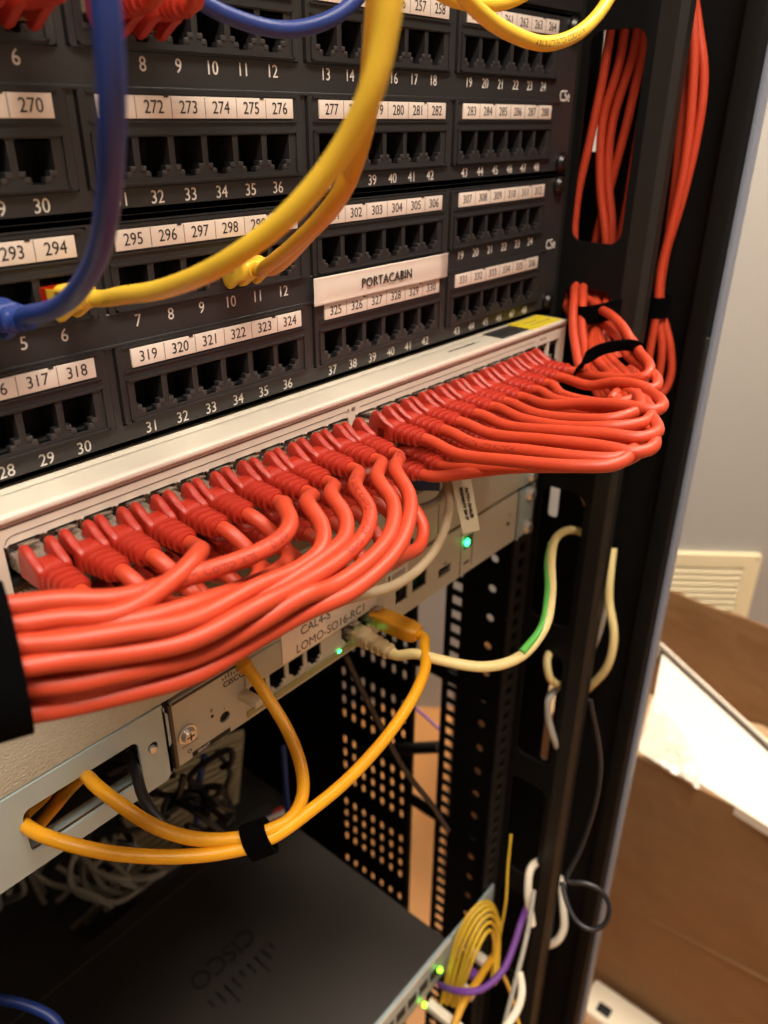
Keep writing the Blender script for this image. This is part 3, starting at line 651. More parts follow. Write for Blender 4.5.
# ------------------------------------------------------------------ telecom box (between switch and router)
t = thing('access_device', 'textured grey one unit box between the switch and the router', 'network device', (0, 150, -270.6))
m = MB(); m.box((-221, -.3, -270.7), (221, 280, -227), M_hammer, .8); m.build('chassis', t)
m = MB(); m.box((-30, -1.6, -268), ((108.9, 0.0, -251.5)[0] if False else 112, 1, -228.5), M_router, .5)
m.box((111.4, -1.8, -268), (112.2, -1.2, -229), M_line); m.box((60, -1.8, -233.5), (78, -1.5, -232.8), M_line)
text(m, 'POWER SUPPLY', (20, -1.75, -238), 4.2, M_line); text(m, '10/100', (97, -1.75, -240), 4.6, M_line); text(m, '5', (95.5, -1.75, -258), 9, M_line, bold=.12)
for k in range(3): m.box((62+k*9, -1.8, -262), (67+k*9, -1.5, -258), M_cavity)
m.build('front_cover', t)
m = MB(); m.box((131, .2, -240), (196, 1.2, -228), M_label); text(m, 'NOTES UNIT 12', (165, .1, -232.5), 3.6, M_line); text(m, 'RACK EARTH', (160, .1, -237.5), 3.4, M_line); m.build('sticker', t)
for x, z in ((236.3, -267), (236.3, -233)):
    m = MB(); m.box((221, -1, z-4), (241, 1, z+8), M_zinc) if False else None
m = MB(); m.box((220, -.9, -270.4), (241.2, 1.0, -227), M_zinc, .5); ear = m.build('ear_bracket', t)
def screw(parent, x, y, z, r=5.4, mt=M_screw):
    w = MB(); w.disc((x, y, z), (0, -1, 0), r*1.25, .8, M_screw, 20); w.disc((x, y-.8, z), (0, -1, 0), r, 2.4, mt, 20, r*.72)
    w.box((x-r*.55, y-3.35, z-.4), (x+r*.55, y-3.1, z+.4), M_cavity); w.box((x-.4, y-3.35, z-r*.55), (x+.4, y-3.1, z+r*.55), M_cavity)
    return w.build('screw', parent)
screw(ear, 234.0, -.9, -264.0); screw(ear, 234.0, -.9, -234)

# ------------------------------------------------------------------ router with long left bracket
RX0, RX1 = -104.2, 217.4
t = thing('router', 'light grey router with a written label, four open sockets and a long left bracket', 'router', (56, 120, -315.4))
m = MB(); m.box((RX0, 14, -315), (RX1, 250, -273.4), M_router, .6); m.box((RX0, 1.4, -274.6), (RX1, 15, -273.4), M_router); m.box((RX0, 1.4, -315), (RX1, 15, -314), M_router); m.box((RX0, 1.4, -315), (RX0+1, 15, -273.4), M_router)
m.build('chassis', t)
BX = (-72.6, 0.0, -302.8)
ports = [(-49.0+k*14.55) for k in range(4)]
m = MB()
hs = [[(x-5.9, -294.2), (x-5.9, -303.6), (x-3.8, -303.6), (x-3.8, -305.6), (x-2.2, -305.6), (x-2.2, -307.4), (x+2.2, -307.4), (x+2.2, -305.6), (x+3.8, -305.6), (x+3.8, -303.6), (x+5.9, -303.6), (x+5.9, -294.2)] for x in ports+[24.0, 38.6]]
hs += [rect(87.5, -302, 103, -290), rect(117, -304.5, 131, -297.5), rect(70.0, -303.5, 82.5, -292.5), circ(BX[0], BX[2], 3.4, 18)]
plate(m, rrect(RX0, -315, RX1, -273.4, 1), hs, 1.4, (0, 0, 0), FU, FV, M_router)
for x in ports+[24.0, 38.6]:
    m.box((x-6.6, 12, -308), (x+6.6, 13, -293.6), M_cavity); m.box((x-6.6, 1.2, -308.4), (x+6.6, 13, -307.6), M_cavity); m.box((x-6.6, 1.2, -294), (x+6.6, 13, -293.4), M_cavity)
    for s in (-1, 1): m.box((x+s*6.0, .6, -308), (x+s*6.6, 12, -294), M_cavity); m.box((x+s*3.9, -.5, -305.4), (x+s*5.7, .3, -303.4), M_beige, .2)
m.box((87, 6, -303), (104, 7, -289), M_ledoff); m.box((116, 5, -305), (132, 6, -297), M_cavity); m.box((69, 8, -305), (83, 9, -292), M_cavity)
m.box((119, -.3, -302.2), (129, 3, -300.4), M_key)
m.disc((BX[0], 9, BX[2]), (0, -1, 0), 4, 1, M_cavity); m.disc((BX[0]+.4, 3, BX[2]-.3), (0, -1, 0), 2.7, 1.5, M_cavity)
m.build('front_panel', t)
m = MB(); m.box((-58, -.8, -312.8), (46, .1, -308.6), M_olive, .3); m.build('guide_strip', t)
m = MB(); m.box((-58, -1.2, -291.5), (-31.2, 0, -275.0), M_routerp, .5); m.build('cover_plate', t)
m = MB(); m.box((RX0-2.2, -1.8, -314.2), (RX0-.2, 6, -273.6), M_line, .3); m.box((RX0+.8, -.9, -275.2), (-60, 0, -274.2), M_line)
m.box((RX0+9, -.3, -314.6), (RX0+34, .2, -311.6), M_cavity)
m.build('trim_line', t)
m = MB(); m.box((-30.6, -1.0, -292.6), (50.0, -.0, -266.5), M_label, .2)
text(m, 'LOMO-SO16-RC1', (9.5, -1.05, -288.2), 8.4, M_ink, sx=.93); text(m, 'CAL4-S', (-4, -1.05, -277.8), 8.4, M_ink, sx=.93)
lab(m.build('sticker', t), 'white sticker reading LOMO-SO16-RC1')
m = MB(); text(m, 'CISCO', (-64.5, -.1, -282.5), 5.0, M_line, bold=.12)
for k, h in enumerate((1.4, 2.4, 3.6, 2.4, 1.4, 2.4, 3.6, 2.4, 1.4)): m.box((-72+k*1.9, -.15, -279.2), (-71.2+k*1.9, .1, -279.2+h), M_line)
m.build('printed_logo', t); m = MB(); m.disc((-80.6, -.0, -297), (0, -1, 0), 1.0, .2, M_cavity, 12); text(m, 'b', (-80.6, -.1, -293), 3.4, M_line); text(m, '!', (BX[0], -.1, BX[2]+5.5), 3.0, M_line)
text(m, 'o', (-96.5, -.1, -309), 5.5, M_line); m.box((-101, -.15, -305.0), (-90.5, .1, -304.7), M_line); text(m, 'ISR/KIT', (-88, -.35, -313.1), 2.6, M_white)
text(m, 'CONSOLE', (76, -.1, -288.8), 2.0, M_line); text(m, 'USB', (124, -.1, -295), 2.4, M_line); text(m, '2', (207, -.1, -288.5), 4, M_line)
m.disc((205.6, -.0, -296), (0, -1, 0), 1.7, .3, M_cavity, 12)
m.build('printed_marks', t); m = MB(); m.box((60, -.15, -284), (82, .1, -276), M_white); m.box((62, -.25, -282.5), (64, -.1, -277.5), M_line)
for k in range(8): m.box((66+k*1.7, -.25, -282), (66.8+k*1.7, -.1, -278), M_line)
m.build('barcode_sticker', t)
# green lit module by the tag
m = MB(); m.box((142.5, -.2, -314), (143.4, .2, -280), M_line); m.box((157, -.2, -310), (157.8, .2, -282), M_line); m.box((146, -.3, -294), (156, .4, -284), M_ledoff); m.box((147.5, -.2, -307), (154.5, .1, -305), M_line)
m.build('module', t)
m = MB(); m.sphere((148.6, -1.4, -288.2), 2.7, M_led, (1, .5, 1)); lab(m.build('status_light', t), 'green status light')
m = MB(); m.box((17.0, -.5, -306.8), (19.6, .3, -304.2), M_led) if False else m.sphere((33.2, -1.2, -309.2), 2.0, M_led, (1.5, .6, 1)); m.sphere((15.2, -.9, -309), 1.0, M_led, (1.5, .5, 1)); lab(m.build('status_light', t), 'green light under the tan plug')
screw(t, -96.8, -.2, -297.8, 4.4)
# right ear
m = MB(); m.box((RX1+.4, -2.6, -315), (RX1+1.8, 30, -273), M_zinc); m.box((RX1+.4, -1, -315), (241.2, 1, -273.2), M_zinc, .4); ear = m.build('ear_bracket', t)
screw(ear, 234.4, -1, -280); screw(ear, 234.4, -1, -309.6)
# long left bracket: U-shaped tray with a window for cables
m = MB()
plate(m, [(-241, -317.2), (-112, -317.2), (-108.2, -313.8), (-108.2, -298), (-106.6, -296), (-106.6, -278), (-109, -275), (-109, -270.9), (-241, -270.9)],
      [rrect(-182.0, -307.4, -124.4, -282.6, 4, 6), circ(-117.0, -291.8, 3.0, 16)], 1.6, (0, -1, 0), FU, FV, M_zinc)
m.box((-241, .6, -272.6), (-109, 200, -271.2), M_zinc); m.box((-241, 199, -317), (-109, 201, -272), M_cavity); m.box((-241, 4, -317.0), (-112, 16, -315.6), M_zinc)
m.box((-182, 1, -309.0), (-124, 3, -308.2), M_gold)
m.box((-109.6, -1, -314), (-108.2, 60, -273), M_zinc)
ear = lab(m.build('ear_bracket', t), 'long zinc plated bracket with a cable window')
m = MB(); m.disc((-117, .6, -291.8), (0, -1, 0), 2.9, .6, M_cavity, 14); m.disc((-117.4, .8, -293.2), (0, -1, 0), 2.6, 2.6, M_screw, 14, 1.8); m.build('screw', ear)

# plugs and cables on the router
def box_plug(at, sz, mm, L):
    b = PB(); w, h = sz
    b.loft([rr_ring(w*.86, h*.86, 0, .15), rr_ring(w*.9, h*.9, -6, .15), rr_ring(w, h, -7, .2), rr_ring(w, h, -L+7, .22), rr_ring(w*.9, h*.92, -L+2, .25), rr_ring(w*.7, h*.7, -L, .3)], mm)
    return b.finish('boot')
ME_oboot = box_plug(None, (13, 10), M_orange, 34)
plug_cable('network_cable', 'amber cable from the orange plug, curving down into the black tie', None, (47.5, -1, -299.0), [(35.4, -50.1, -292.5), (24.7, -59.8, -294.4), (3.0, -69.7, -295.7), (-27.8, -75.8, -301.2), (-62.6, -77.8, -305.7), (-89.5, -78.1, -304.7), (-104.9, -77.1, -304.5), (-115.6, -74.5, -304.1), (-130.2, -66.5, -302.7), (-146.3, -53.0, -301.0), (-163.7, -35.7, -296.3), (-175.8, -20.3, -290.7), (-181.3, -6.0, -289.5), (-178.7, 10.1, -296.1), (-164.4, 24.8, -306.7), (-149.0, 36.1, -313.3), (-133.8, 40.8, -317.6)], M_amb, ME_oboot, ME_clear, 1, .06, 0, 3.15, 34)
loose('network_cable', 'amber cable hanging in a loop under the red bundle, held by the black tie', 'cable', [(-56.0, 13.1, -268.1), (-58.2, 3.0, -273.2), (-59.4, -9.1, -277.4), (-61.5, -21.7, -283.2), (-64.5, -39.1, -292.4), (-71.0, -55.4, -300.8), (-82.5, -69.0, -304.6), (-97.1, -75.5, -304.0), (-111.9, -73.2, -301.3), (-126.1, -65.2, -299.3), (-138.5, -54.1, -295.0), (-146.4, -40.9, -290.0), (-151.5, -26.2, -283.6), (-153.9, -13.8, -280.1), (-151.3, 0.1, -285.2), (-151.4, 17.5, -303.0), (-158.5, 32.9, -325.2), (-168.9, 44.2, -344.3)], 3.15, M_amb)
m = MB(); p_ = spline([(-57.1, 11.3, -269.9), (-58.3, 2.9, -273.6), (-59.1, -4.9, -275.9)], 1.5); m.tube(p_, [4.6, 4.8, 4.4, 4.2], M_orange); tag(m.build('cable_collar'), 'small orange boot just under the red bundle beside the logo', 'plug')
loose('network_cable', 'black cable coming out of the bracket window and running under the amber ones', 'cable', [(-121.1, 17.4, -306.0), (-131.8, -8.9, -293.6), (-138.5, -23.9, -292.0), (-139.9, -36.3, -296.5), (-136.2, -46.1, -303.6), (-126.9, -58.0, -309.1), (-115.3, -67.9, -313.1)], 2.6, M_dgrey)
tc_ = Vector((-114.1, -73.6, -302.9)); ta = Vector((-110.9, -76.1, -301.3))-Vector((-117.1, -70.9, -304.1))
strap('velcro_strap', 'small black hook and loop tie round the two amber cables', ring_round(tc_, ta, (0, 0, 1), 8.6, 6.0), 11, 1.8, side=ta)
plug_cable('network_cable', 'cream and green cable from the tan ribbed plug sweeping right', None, (26.5, -1, -299.5), [(28.1, -46.9, -295.0), (32.0, -64.3, -293.6), (45.9, -85.9, -295.7), (64.3, -97.4, -293.6), (85.8, -99.2, -285.4), (119.3, -85.2, -283.2), (158.7, -62.8, -283.7), (202.5, -43.0, -291.9), (245.9, -32.7, -306.2), (279.0, -29.0, -324.5), (311.5, -30.5, -355.0)], M_cream, ME_tboot, ME_clear, 1, -.04, 0, 3.1, 34)
m = MB(); P = spline([(64.6, -98.2, -289.8), (83.1, -98.6, -284.3), (116.3, -84.3, -282.2), (155.1, -62.2, -284.0), (190.8, -45.3, -290.4)], 3); m.tube(P, 2.2, M_green); 
o = tag(m.build('earth_wire'), 'green stripe wire along the cream cable, left side', 'cable')
loose('network_cable', 'grey cable looping down from under the red cables along the router', 'cable', [(105.0, -6.1, -214.7), (89.1, -24.9, -218.6), (76.2, -34.1, -227.7), (56.3, -42.0, -236.8), (35.5, -45.2, -241.6), (14.0, -44.9, -242.7), (-3.9, -42.6, -240.2), (-8.1, -28.4, -248.5)], 2.8, M_tan)
loose('network_cable', 'short grey cable curving left beneath the blue plug', 'cable', [(112.9, -2.0, -219.8), (100.5, -15.2, -222.2), (90.2, -18.5, -226.4), (76.2, -16.9, -227.9), (65.3, -12.3, -227.4), (56.8, -1.4, -226.4)], 2.6, M_grey)
m = MB(); q = [Vector((79.4, -6.0, -209.0)), Vector((84.8, -20.9, -211.0))]; d = q[1]-q[0]
m.prism([q[0], q[1], q[1]+Vector((0, 0, -8)), q[0]+Vector((0, 0, -8))], (-8, 10, 0), M_dblue); tag(m.build('cable_plug'), 'dark blue plug tucked under the red cables', 'plug')
m = MB(); A, B, D_, E_ = [Vector(p) for p in ((88.2, -26.5, -208.6), (102.1, -30.8, -210.7), (90.0, -48.3, -238.3), (76.7, -45.2, -236.7))]
nn = (B-A).cross(E_-A).normalized(); m.prism([A, B, D_, E_], nn*.5, M_tag)
uu = (E_-A).normalized(); vv = -((B-A)-uu*(B-A).dot(uu)).normalized()
for j, s in enumerate(('PROPERTY OF IT', 'PATCH CABLES')):
    cpt = A.lerp(B, .35+.3*j).lerp(E_.lerp(D_, .35+.3*j), .5)
    text(m, s, cpt-nn*.3, 2.7, M_ink, u=uu, v=-vv, bold=.04, th=.6)
tag(m.build('cable_tag'), 'folded pale cable tag with two lines of print above the green light', 'tag')
m = MB(); a = Vector((-60.1, 0.0, -295.2)); m.prism([a+Vector((-3, 0, 2)), a+Vector((3, 0, 2)), a+Vector((3, 0, -2)), a+Vector((-3, 0, -2))], (1, -10, -.5), M_tag)
m.prism([a+Vector((-1.5, -9, 1.6)), a+Vector((3.5, -9, 1.6)), a+Vector((3.5, -9, -2.6)), a+Vector((-1.5, -9, -2.6))], (.5, -3, -.3), M_beige)
tag(m.build('dust_plug'), 'pale plastic tab sticking out below the round button', 'plug')

# ------------------------------------------------------------------ lower router with black cover
LX0, LX1, LZ = -200, 158, -735
t = thing('router', 'large charcoal router at the bottom with an embossed mark on its lid', 'router', (0, 100, -779))
m = MB(); m.box((LX0, 1, LZ-44), (LX1, 262, LZ), M_cover, 1.5); m.box((LX0+6, 244, LZ-1), (LX1-6, 247, LZ+.8), M_cover, .6); m.build('lid', t)
m = MB(); ly = (-.0, 1, 0)
text(m, 'CISCO', (3, 151, LZ+.05), 25, M_emb, u=(-1, 0, 0), v=(0, -1, 0), bold=.2, th=.35)
for k, h in enumerate((5, 9, 14, 9, 5, 9, 14, 9, 5)): m.box((-33+k*9.2, 129-h*1.6, LZ-.2), (-30+k*9.2, 129, LZ+.45), M_emb, .3)
lab(m.build('embossed_mark', t), 'mark embossed in the lid')
m = MB(); m.box((LX0, -3, LZ-44), (LX1+4, 1, LZ+.6), M_zinc, .8); m.box((LX0, -4.2, LZ-3), (LX1+2, -3, LZ+1), M_beige, .4)
for k in range(5): m.box((60+k*17, -3.3, LZ-30), (73+k*17, -2.8, LZ-17), M_cavity)
m.build('front_panel', t)
m = MB(); m.box((LX1+4, -2, LZ-46), (239, 0, LZ+1.5), M_zinc, .6); m.build('ear_bracket', t)
m = MB(); c = (141.4, -5.0, -758.6); m.sphere(c, 2.6, M_ledy); m.build('status_light', t)
m = MB(); c = (118.9, -5.0, -786.1); m.sphere(c, 2.6, M_ledy); m.build('status_light', t)
FB = [([(149.2, -7.0, -816.8), (151.2, -11.4, -763.7), (161.3, -14.6, -719.1), (180.4, -16.6, -703.8), (196.2, -20.2, -706.5), (207.0, -25.7, -730.6), (202.8, -30.1, -764.9), (191.2, -37.5, -792.0)]),
      ([(149.5, -10.6, -816.6), (151.5, -15.9, -762.5), (161.1, -19.4, -718.8), (179.2, -21.0, -704.5), (194.4, -23.8, -707.3), (204.5, -29.6, -730.5), (202.2, -32.8, -764.8), (190.7, -40.2, -791.9)]),
      ([(151.0, -14.3, -814.5), (151.8, -21.5, -760.3), (160.0, -24.8, -718.5), (176.5, -25.2, -705.1), (190.0, -26.9, -709.0), (201.0, -30.9, -733.1), (201.3, -34.5, -763.9), (189.1, -42.5, -792.6)]),
      ([(147.6, -4.6, -820.6), (153.3, -7.6, -766.8), (165.1, -9.6, -720.3), (182.5, -11.9, -705.7), (199.3, -15.9, -707.5), (211.0, -21.8, -730.6), (205.3, -26.4, -769.7), (192.3, -35.1, -800.6)]),
      ([(150.6, -17.1, -814.3), (150.8, -25.6, -758.2), (158.5, -29.3, -719.9), (174.6, -29.0, -708.4), (186.5, -29.5, -713.2), (196.5, -31.8, -736.6), (197.5, -34.8, -765.6), (186.7, -42.9, -792.5)]),
      ([(156.4, -8.3, -820.9), (166.6, -9.2, -771.0), (180.7, -11.1, -729.6), (194.2, -15.4, -719.0), (205.1, -19.3, -725.3), (210.6, -24.6, -745.9), (207.6, -29.3, -778.9), (197.3, -35.6, -802.7)]),
      ([(150.4, -20.7, -810.3), (149.8, -29.7, -756.0), (157.6, -33.6, -722.2), (171.2, -33.7, -710.7), (181.5, -33.1, -716.5), (190.2, -33.9, -739.9), (192.8, -35.3, -764.5), (183.0, -43.9, -790.4)])]
for p_ in FB: loose('fibre_cable', 'thin yellow fibre cable in the arching bundle at the bottom', 'cable', p_, 1.7, M_yel, 'thin yellow fibre cables at the bottom')
loose('fibre_cable', 'single thin yellow cable rising beside the rail above the lower bundle', 'cable', [(184.9, -42.4, -718.8), (187.7, -43.2, -671.0), (193.6, -38.2, -633.3), (198.3, -35.5, -600.4)], 1.2, M_yel)
loose('network_cable', 'yellow cable slanting down to the bottom edge beside the bundle', 'cable', [(198.0, -31.5, -774.0), (162.2, -36.0, -767.4), (125.0, -40.7, -763.3), (90.1, -50.1, -783.8)], 3.6, M_yelo)
loose('network_cable', 'thin yellow cable at the bottom crossing under the purple one', 'cable', [(199.2, -31.5, -783.3), (191.1, -54.1, -791.2), (172.2, -81.5, -810.6)], 2.0, M_yelo)
loose('network_cable', 'purple cable at the bottom swinging up to the right', 'cable', [(141.5, -6.0, -781.1), (132.5, -32.4, -752.3), (143.5, -49.5, -746.4), (165.4, -58.7, -736.1), (187.3, -57.0, -722.6), (206.6, -52.8, -710.4), (234.0, -45.8, -715.2)], 3.2, M_purple)
loose('network_cable', 'white cable curving out of view at the bottom edge', 'cable', [(166.8, -75.1, -721.5), (159.4, -83.7, -730.4), (148.0, -87.3, -739.0), (128.5, -85.6, -748.7)], 3.6, M_whitec)
loose('network_cable', 'thin grey cable crossing behind the purple one', 'cable', [(220.7, -54.6, -680.0), (194.6, -65.7, -700.6), (164.7, -74.5, -723.9), (133.5, -82.3, -759.0)], 2.2, M_grey)
loose('network_cable', 'white cable hook low in the side slot', 'cable', [(302.8, -33.1, -727.9), (259.6, -38.2, -688.7), (237.7, -40.0, -679.9), (225.9, -46.3, -694.9), (217.5, -58.9, -723.8)], 3.8, M_whitec)
loose('network_cable', 'white cable end curling at the foot of the post', 'cable', [(304.0, -44.9, -741.2), (286.7, -59.5, -764.0), (277.9, -68.1, -784.0), (270.7, -66.5, -797.2), (269.1, -58.2, -811.4), (279.1, -39.2, -838.6)], 4.0, M_whitec)
loose('power_cord', 'thin black cord coiled in a ring at the foot of the post', 'cable', [(163.0, -103.2, -384.6), (168.3, -115.6, -437.1), (163.8, -119.4, -471.0), (150.4, -118.7, -512.7), (135.3, -117.7, -534.5), (139.5, -126.8, -530.9), (144.4, -141.0, -532.7), (144.7, -150.7, -544.7), (137.2, -151.2, -556.8), (130.8, -143.7, -561.4), (128.7, -131.9, -558.4), (133.4, -120.7, -550.2), (140.1, -112.8, -543.1)], 1.9, M_dgrey)
m = MB()
for k in range(3):
    a = Vector(((170.2, -6.0, -823.6), (181.5, -6.0, -810.6), (192.9, -6.0, -797.6))[k]); m.box(a, a+Vector((9, -20, 9)), (M_whitec, M_purple, M_whitec)[k], 1)
tag(m.build('fibre_connectors'), 'cluster of purple and white connectors behind the yellow bundle', 'plug')
m = MB(); a = Vector((117.9, -6.0, -791.6)); m.box(a, a+Vector((9, -40, 9)), M_whitec, 1); tag(m.build('cable_plug'), 'white plug under the lime light at the bottom edge', 'plug')
# other wires near the side
loose('network_cable', 'cream cable hooked through the side slot below the sweeping cable', 'cable', [(308.8, -14.5, -450.0), (267.4, -22.2, -433.7), (243.3, -28.0, -433.3), (239.7, -33.4, -445.6), (261.8, -34.6, -469.3), (302.3, -31.0, -503.3)], 3.4, M_cream)
loose('network_cable', 'pale grey cable wriggling down below the cream hook', 'cable', [(316.4, -24.7, -496.0), (271.1, -32.0, -474.1), (248.1, -32.0, -475.6), (246.1, -34.1, -492.5), (249.2, -42.7, -521.0), (290.0, -43.4, -582.4)], 3.0, M_grey)
loose('network_cable', 'cream cable bowing right beside the frame post', 'cable', [(286.9, -53.1, -332.3), (277.8, -57.8, -352.1), (274.5, -61.6, -373.2), (271.4, -71.7, -402.0), (271.7, -70.8, -433.7), (276.6, -57.6, -465.1), (290.9, -35.1, -503.5)], 3.6, M_cream)
loose('network_cable', 'white wire behind the cream cable beside the frame post', 'cable', [(296.3, -51.0, -348.6), (289.9, -53.8, -384.2), (289.0, -52.4, -417.3), (297.5, -41.9, -457.7)], 2.4, M_whitec)
loose('network_cable', 'pale cable passing behind the slot just under the red bundle', 'cable', [(289.2, -3.1, -242.3), (280.0, -17.5, -274.8), (289.8, -25.1, -303.1), (319.5, -32.7, -345.6)], 3.3, M_cream)

# ------------------------------------------------------------------ the rack
t = thing('server_rack', 'black open server rack with slotted side plate and perforated side', 'rack', (0, 300, -H0))
ZB, ZT = -H0+10, 560
def ladder(m, u0, u1, h0, h1, hh, pitch, ztop, mt, f):
    # strip u0..u1 with square openings h0..h1; f turns (u, z) spans into a box
    f(m, u0, h0, ZB, ZT, mt); f(m, h1, u1, ZB, ZT, mt); f(m, h0, h1, ztop, ZT, mt); z = ztop
    while z > ZB+pitch:
        f(m, h0, h1, z-pitch, z-hh, mt); z -= pitch
    f(m, h0, h1, ZB, z, mt)
def rail(name, x0, x1, y):
    m = MB(); c = (x0+x1)/2
    ladder(m, x0, x1, c-4.75, c+4.75, 9.5, 14.82, ZT-12, M_black2, lambda q, a, b, z0, z1, mt: q.box((a, y, z0), (b, y+2, z1), mt)); m.build(name, t)
rail('front_rail', 224, 250, 2.2); rail('front_rail', -250, -224, 2.2)
rail('rear_rail', 224, 250, 560)
SU, SV = (0, -1, 0), (0, 0, 1)     # side plane, normal -x
m = MB(); hs = []
for k in range(-3, 9):
    zt = 32-154.3*k; hs.append(rrect(3, zt-124, 40.5, zt, 9, 6))
plate(m, rect(-2, ZB, 46, ZT), [h for h in hs if h[0][1] < ZT and min(p[1] for p in h) > ZB], 2.5, (250, 0, 0), SU, SV, M_black); m.build('side_plate', t)
m = MB(); m.prism([(250, -46, ZB), (250, -58, ZB), (254, -62, ZB), (262, -62, ZB), (262, -59, ZB), (255, -58, ZB), (253, -46, ZB)], (0, 0, ZT-ZB), M_black2); lab(m.build('corner_post', t), 'dark satin front post')
# web behind the rail with round holes, then the flange with square holes
m = MB(); hs = []; z = 300; k = 0
while z > ZB+20:
    hs.append(circ(-18, z, 4.2, 12)); hs.append(circ(-36, z-9, 4.2, 12)); z -= 31; k += 1
plate(m, rect(-58, ZB, -2, ZT), hs, 1.6, (250, 0, 0), SU, SV, M_black); m.build('rail_web', t)
m = MB(); ladder(m, 58, 86, 68, 79, 9.5, 15.9, 300, M_black, lambda q, a, b, z0, z1, mt: q.box((251, a, z0), (252.6, b, z1), mt)); m.build('rail_flange', t)
# outer side: solid front part with slits, open bay with bars, perforated panel, solid rear
m = MB()
plate(m, rect(-158, ZB, 84, ZT), [rrect(-14, -38, -9.5, 40, 1.5), rrect(-16, -330, -6.5, -262, 3), rrect(6, -600, 14, -500, 3), rect(-156, -545, -50, -345), rect(-156, -760, -50, -565), rect(-156, -1000, -50, -780), rect(-156, -1300, -50, -1020)], 1.5, (300, 0, 0), SU, SV, M_black); m.build('outer_side', t)
m = MB(); m.box((290, -101, ZB), (300.5, -97, ZT), M_edge, 1); lab(m.build('door_edge', t), 'front edge of the frame with its pale reflection painted in')
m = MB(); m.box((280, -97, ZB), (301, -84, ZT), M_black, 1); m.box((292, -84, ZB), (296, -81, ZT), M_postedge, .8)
m.box((282, -99, -215), (286, -90, -150), M_black2, 1); m.build('frame_post', t)
m = MB(); hs = []; 
for row in range(0, 32):
    z = -300-row*22
    if row % 5 == 4: continue
    for c in range(7):
        y = -(172+c*16); hs.append(rrect(y-2.8, z-6.4, y+2.8, z+6.0, 2.7, 3))
plate(m, rect(-290, -1100, -165, ZT), hs, 1.5, (300, 0, 0), SU, SV, M_black); lab(m.build('perforated_panel', t), 'black side panel with rows of capsule holes')
m = MB(); m.box((298.5, 290, ZB), (300, 800, ZT), M_black); m.box((297, 158, ZB), (302, 166, ZT), M_black); m.build('rear_side', t)
m = MB(); m.box((-300, 799, ZB), (300, 801, ZT), M_black); m.build('rear_door', t)
m = MB(); m.box((-301.5, -60, ZB), (-300, 800, ZT), M_black); m.build('outer_side', t)
m = MB(); m.box((-300, -100, -H0), (300, 800, ZB), M_black); m.build('plinth', t)
m = MB(); m.tube([Vector((290.0, 232.4, -732.9)), Vector((290.0, 175.8, -693.1)), Vector((285.0, 107.5, -644.4))], 7, M_black2); m.build('cable_bar', t)
loose('power_cord', 'black cord slanting down in front of the perforated panel', 'cable', [(38.0, 16.0, -332.9), (49.2, 11.4, -366.4), (60.8, 4.9, -401.5), (79.2, -4.2, -452.0), (101.3, -14.6, -498.6), (114.8, -22.0, -532.1)], 2.2, M_dgrey)
loose('network_cable', 'purple cable faintly seen beyond the rear rail', 'cable', [(305.0, 174.2, -627.3), (305.0, 144.4, -634.3), (305.0, 122.5, -642.4)], 1.6, M_purple)

# ------------------------------------------------------------------ things at the back of the rack
t = thing('cable_tray', 'pale ribbed tray deep inside the rack behind the router', 'tray', (110.8, 293.0, -713.4))
A, B, D_, E_ = [Vector(p) for p in ((-5.0, 350.5, -815.8), (145.3, 297.4, -744.2), (178.1, 316.5, -669.9), (59.8, 376.8, -683.6))]
m = MB(); nn = (B-A).cross(E_-A).normalized()
m.prism([A, B, D_, E_], -nn*4, M_tag)
for k in range(13):
    f0 = k/13; a, b = A.lerp(E_, f0), B.lerp(D_, f0); a2, b2 = A.lerp(E_, f0+.035), B.lerp(D_, f0+.035)
    m.prism([a, b, b2, a2], nn*6, M_tag)
m.build('ribs', t)
m = MB(); m.box((-230, 250, -800), (215, 640, -790), M_cover, 1); m.box((-230, 250, -800), (215, 254, -770), M_cover, .5)
tag(m.build('rack_shelf'), 'dark shelf behind the lower router carrying the tangle of cables', 'shelf')
rg = random.Random(11)
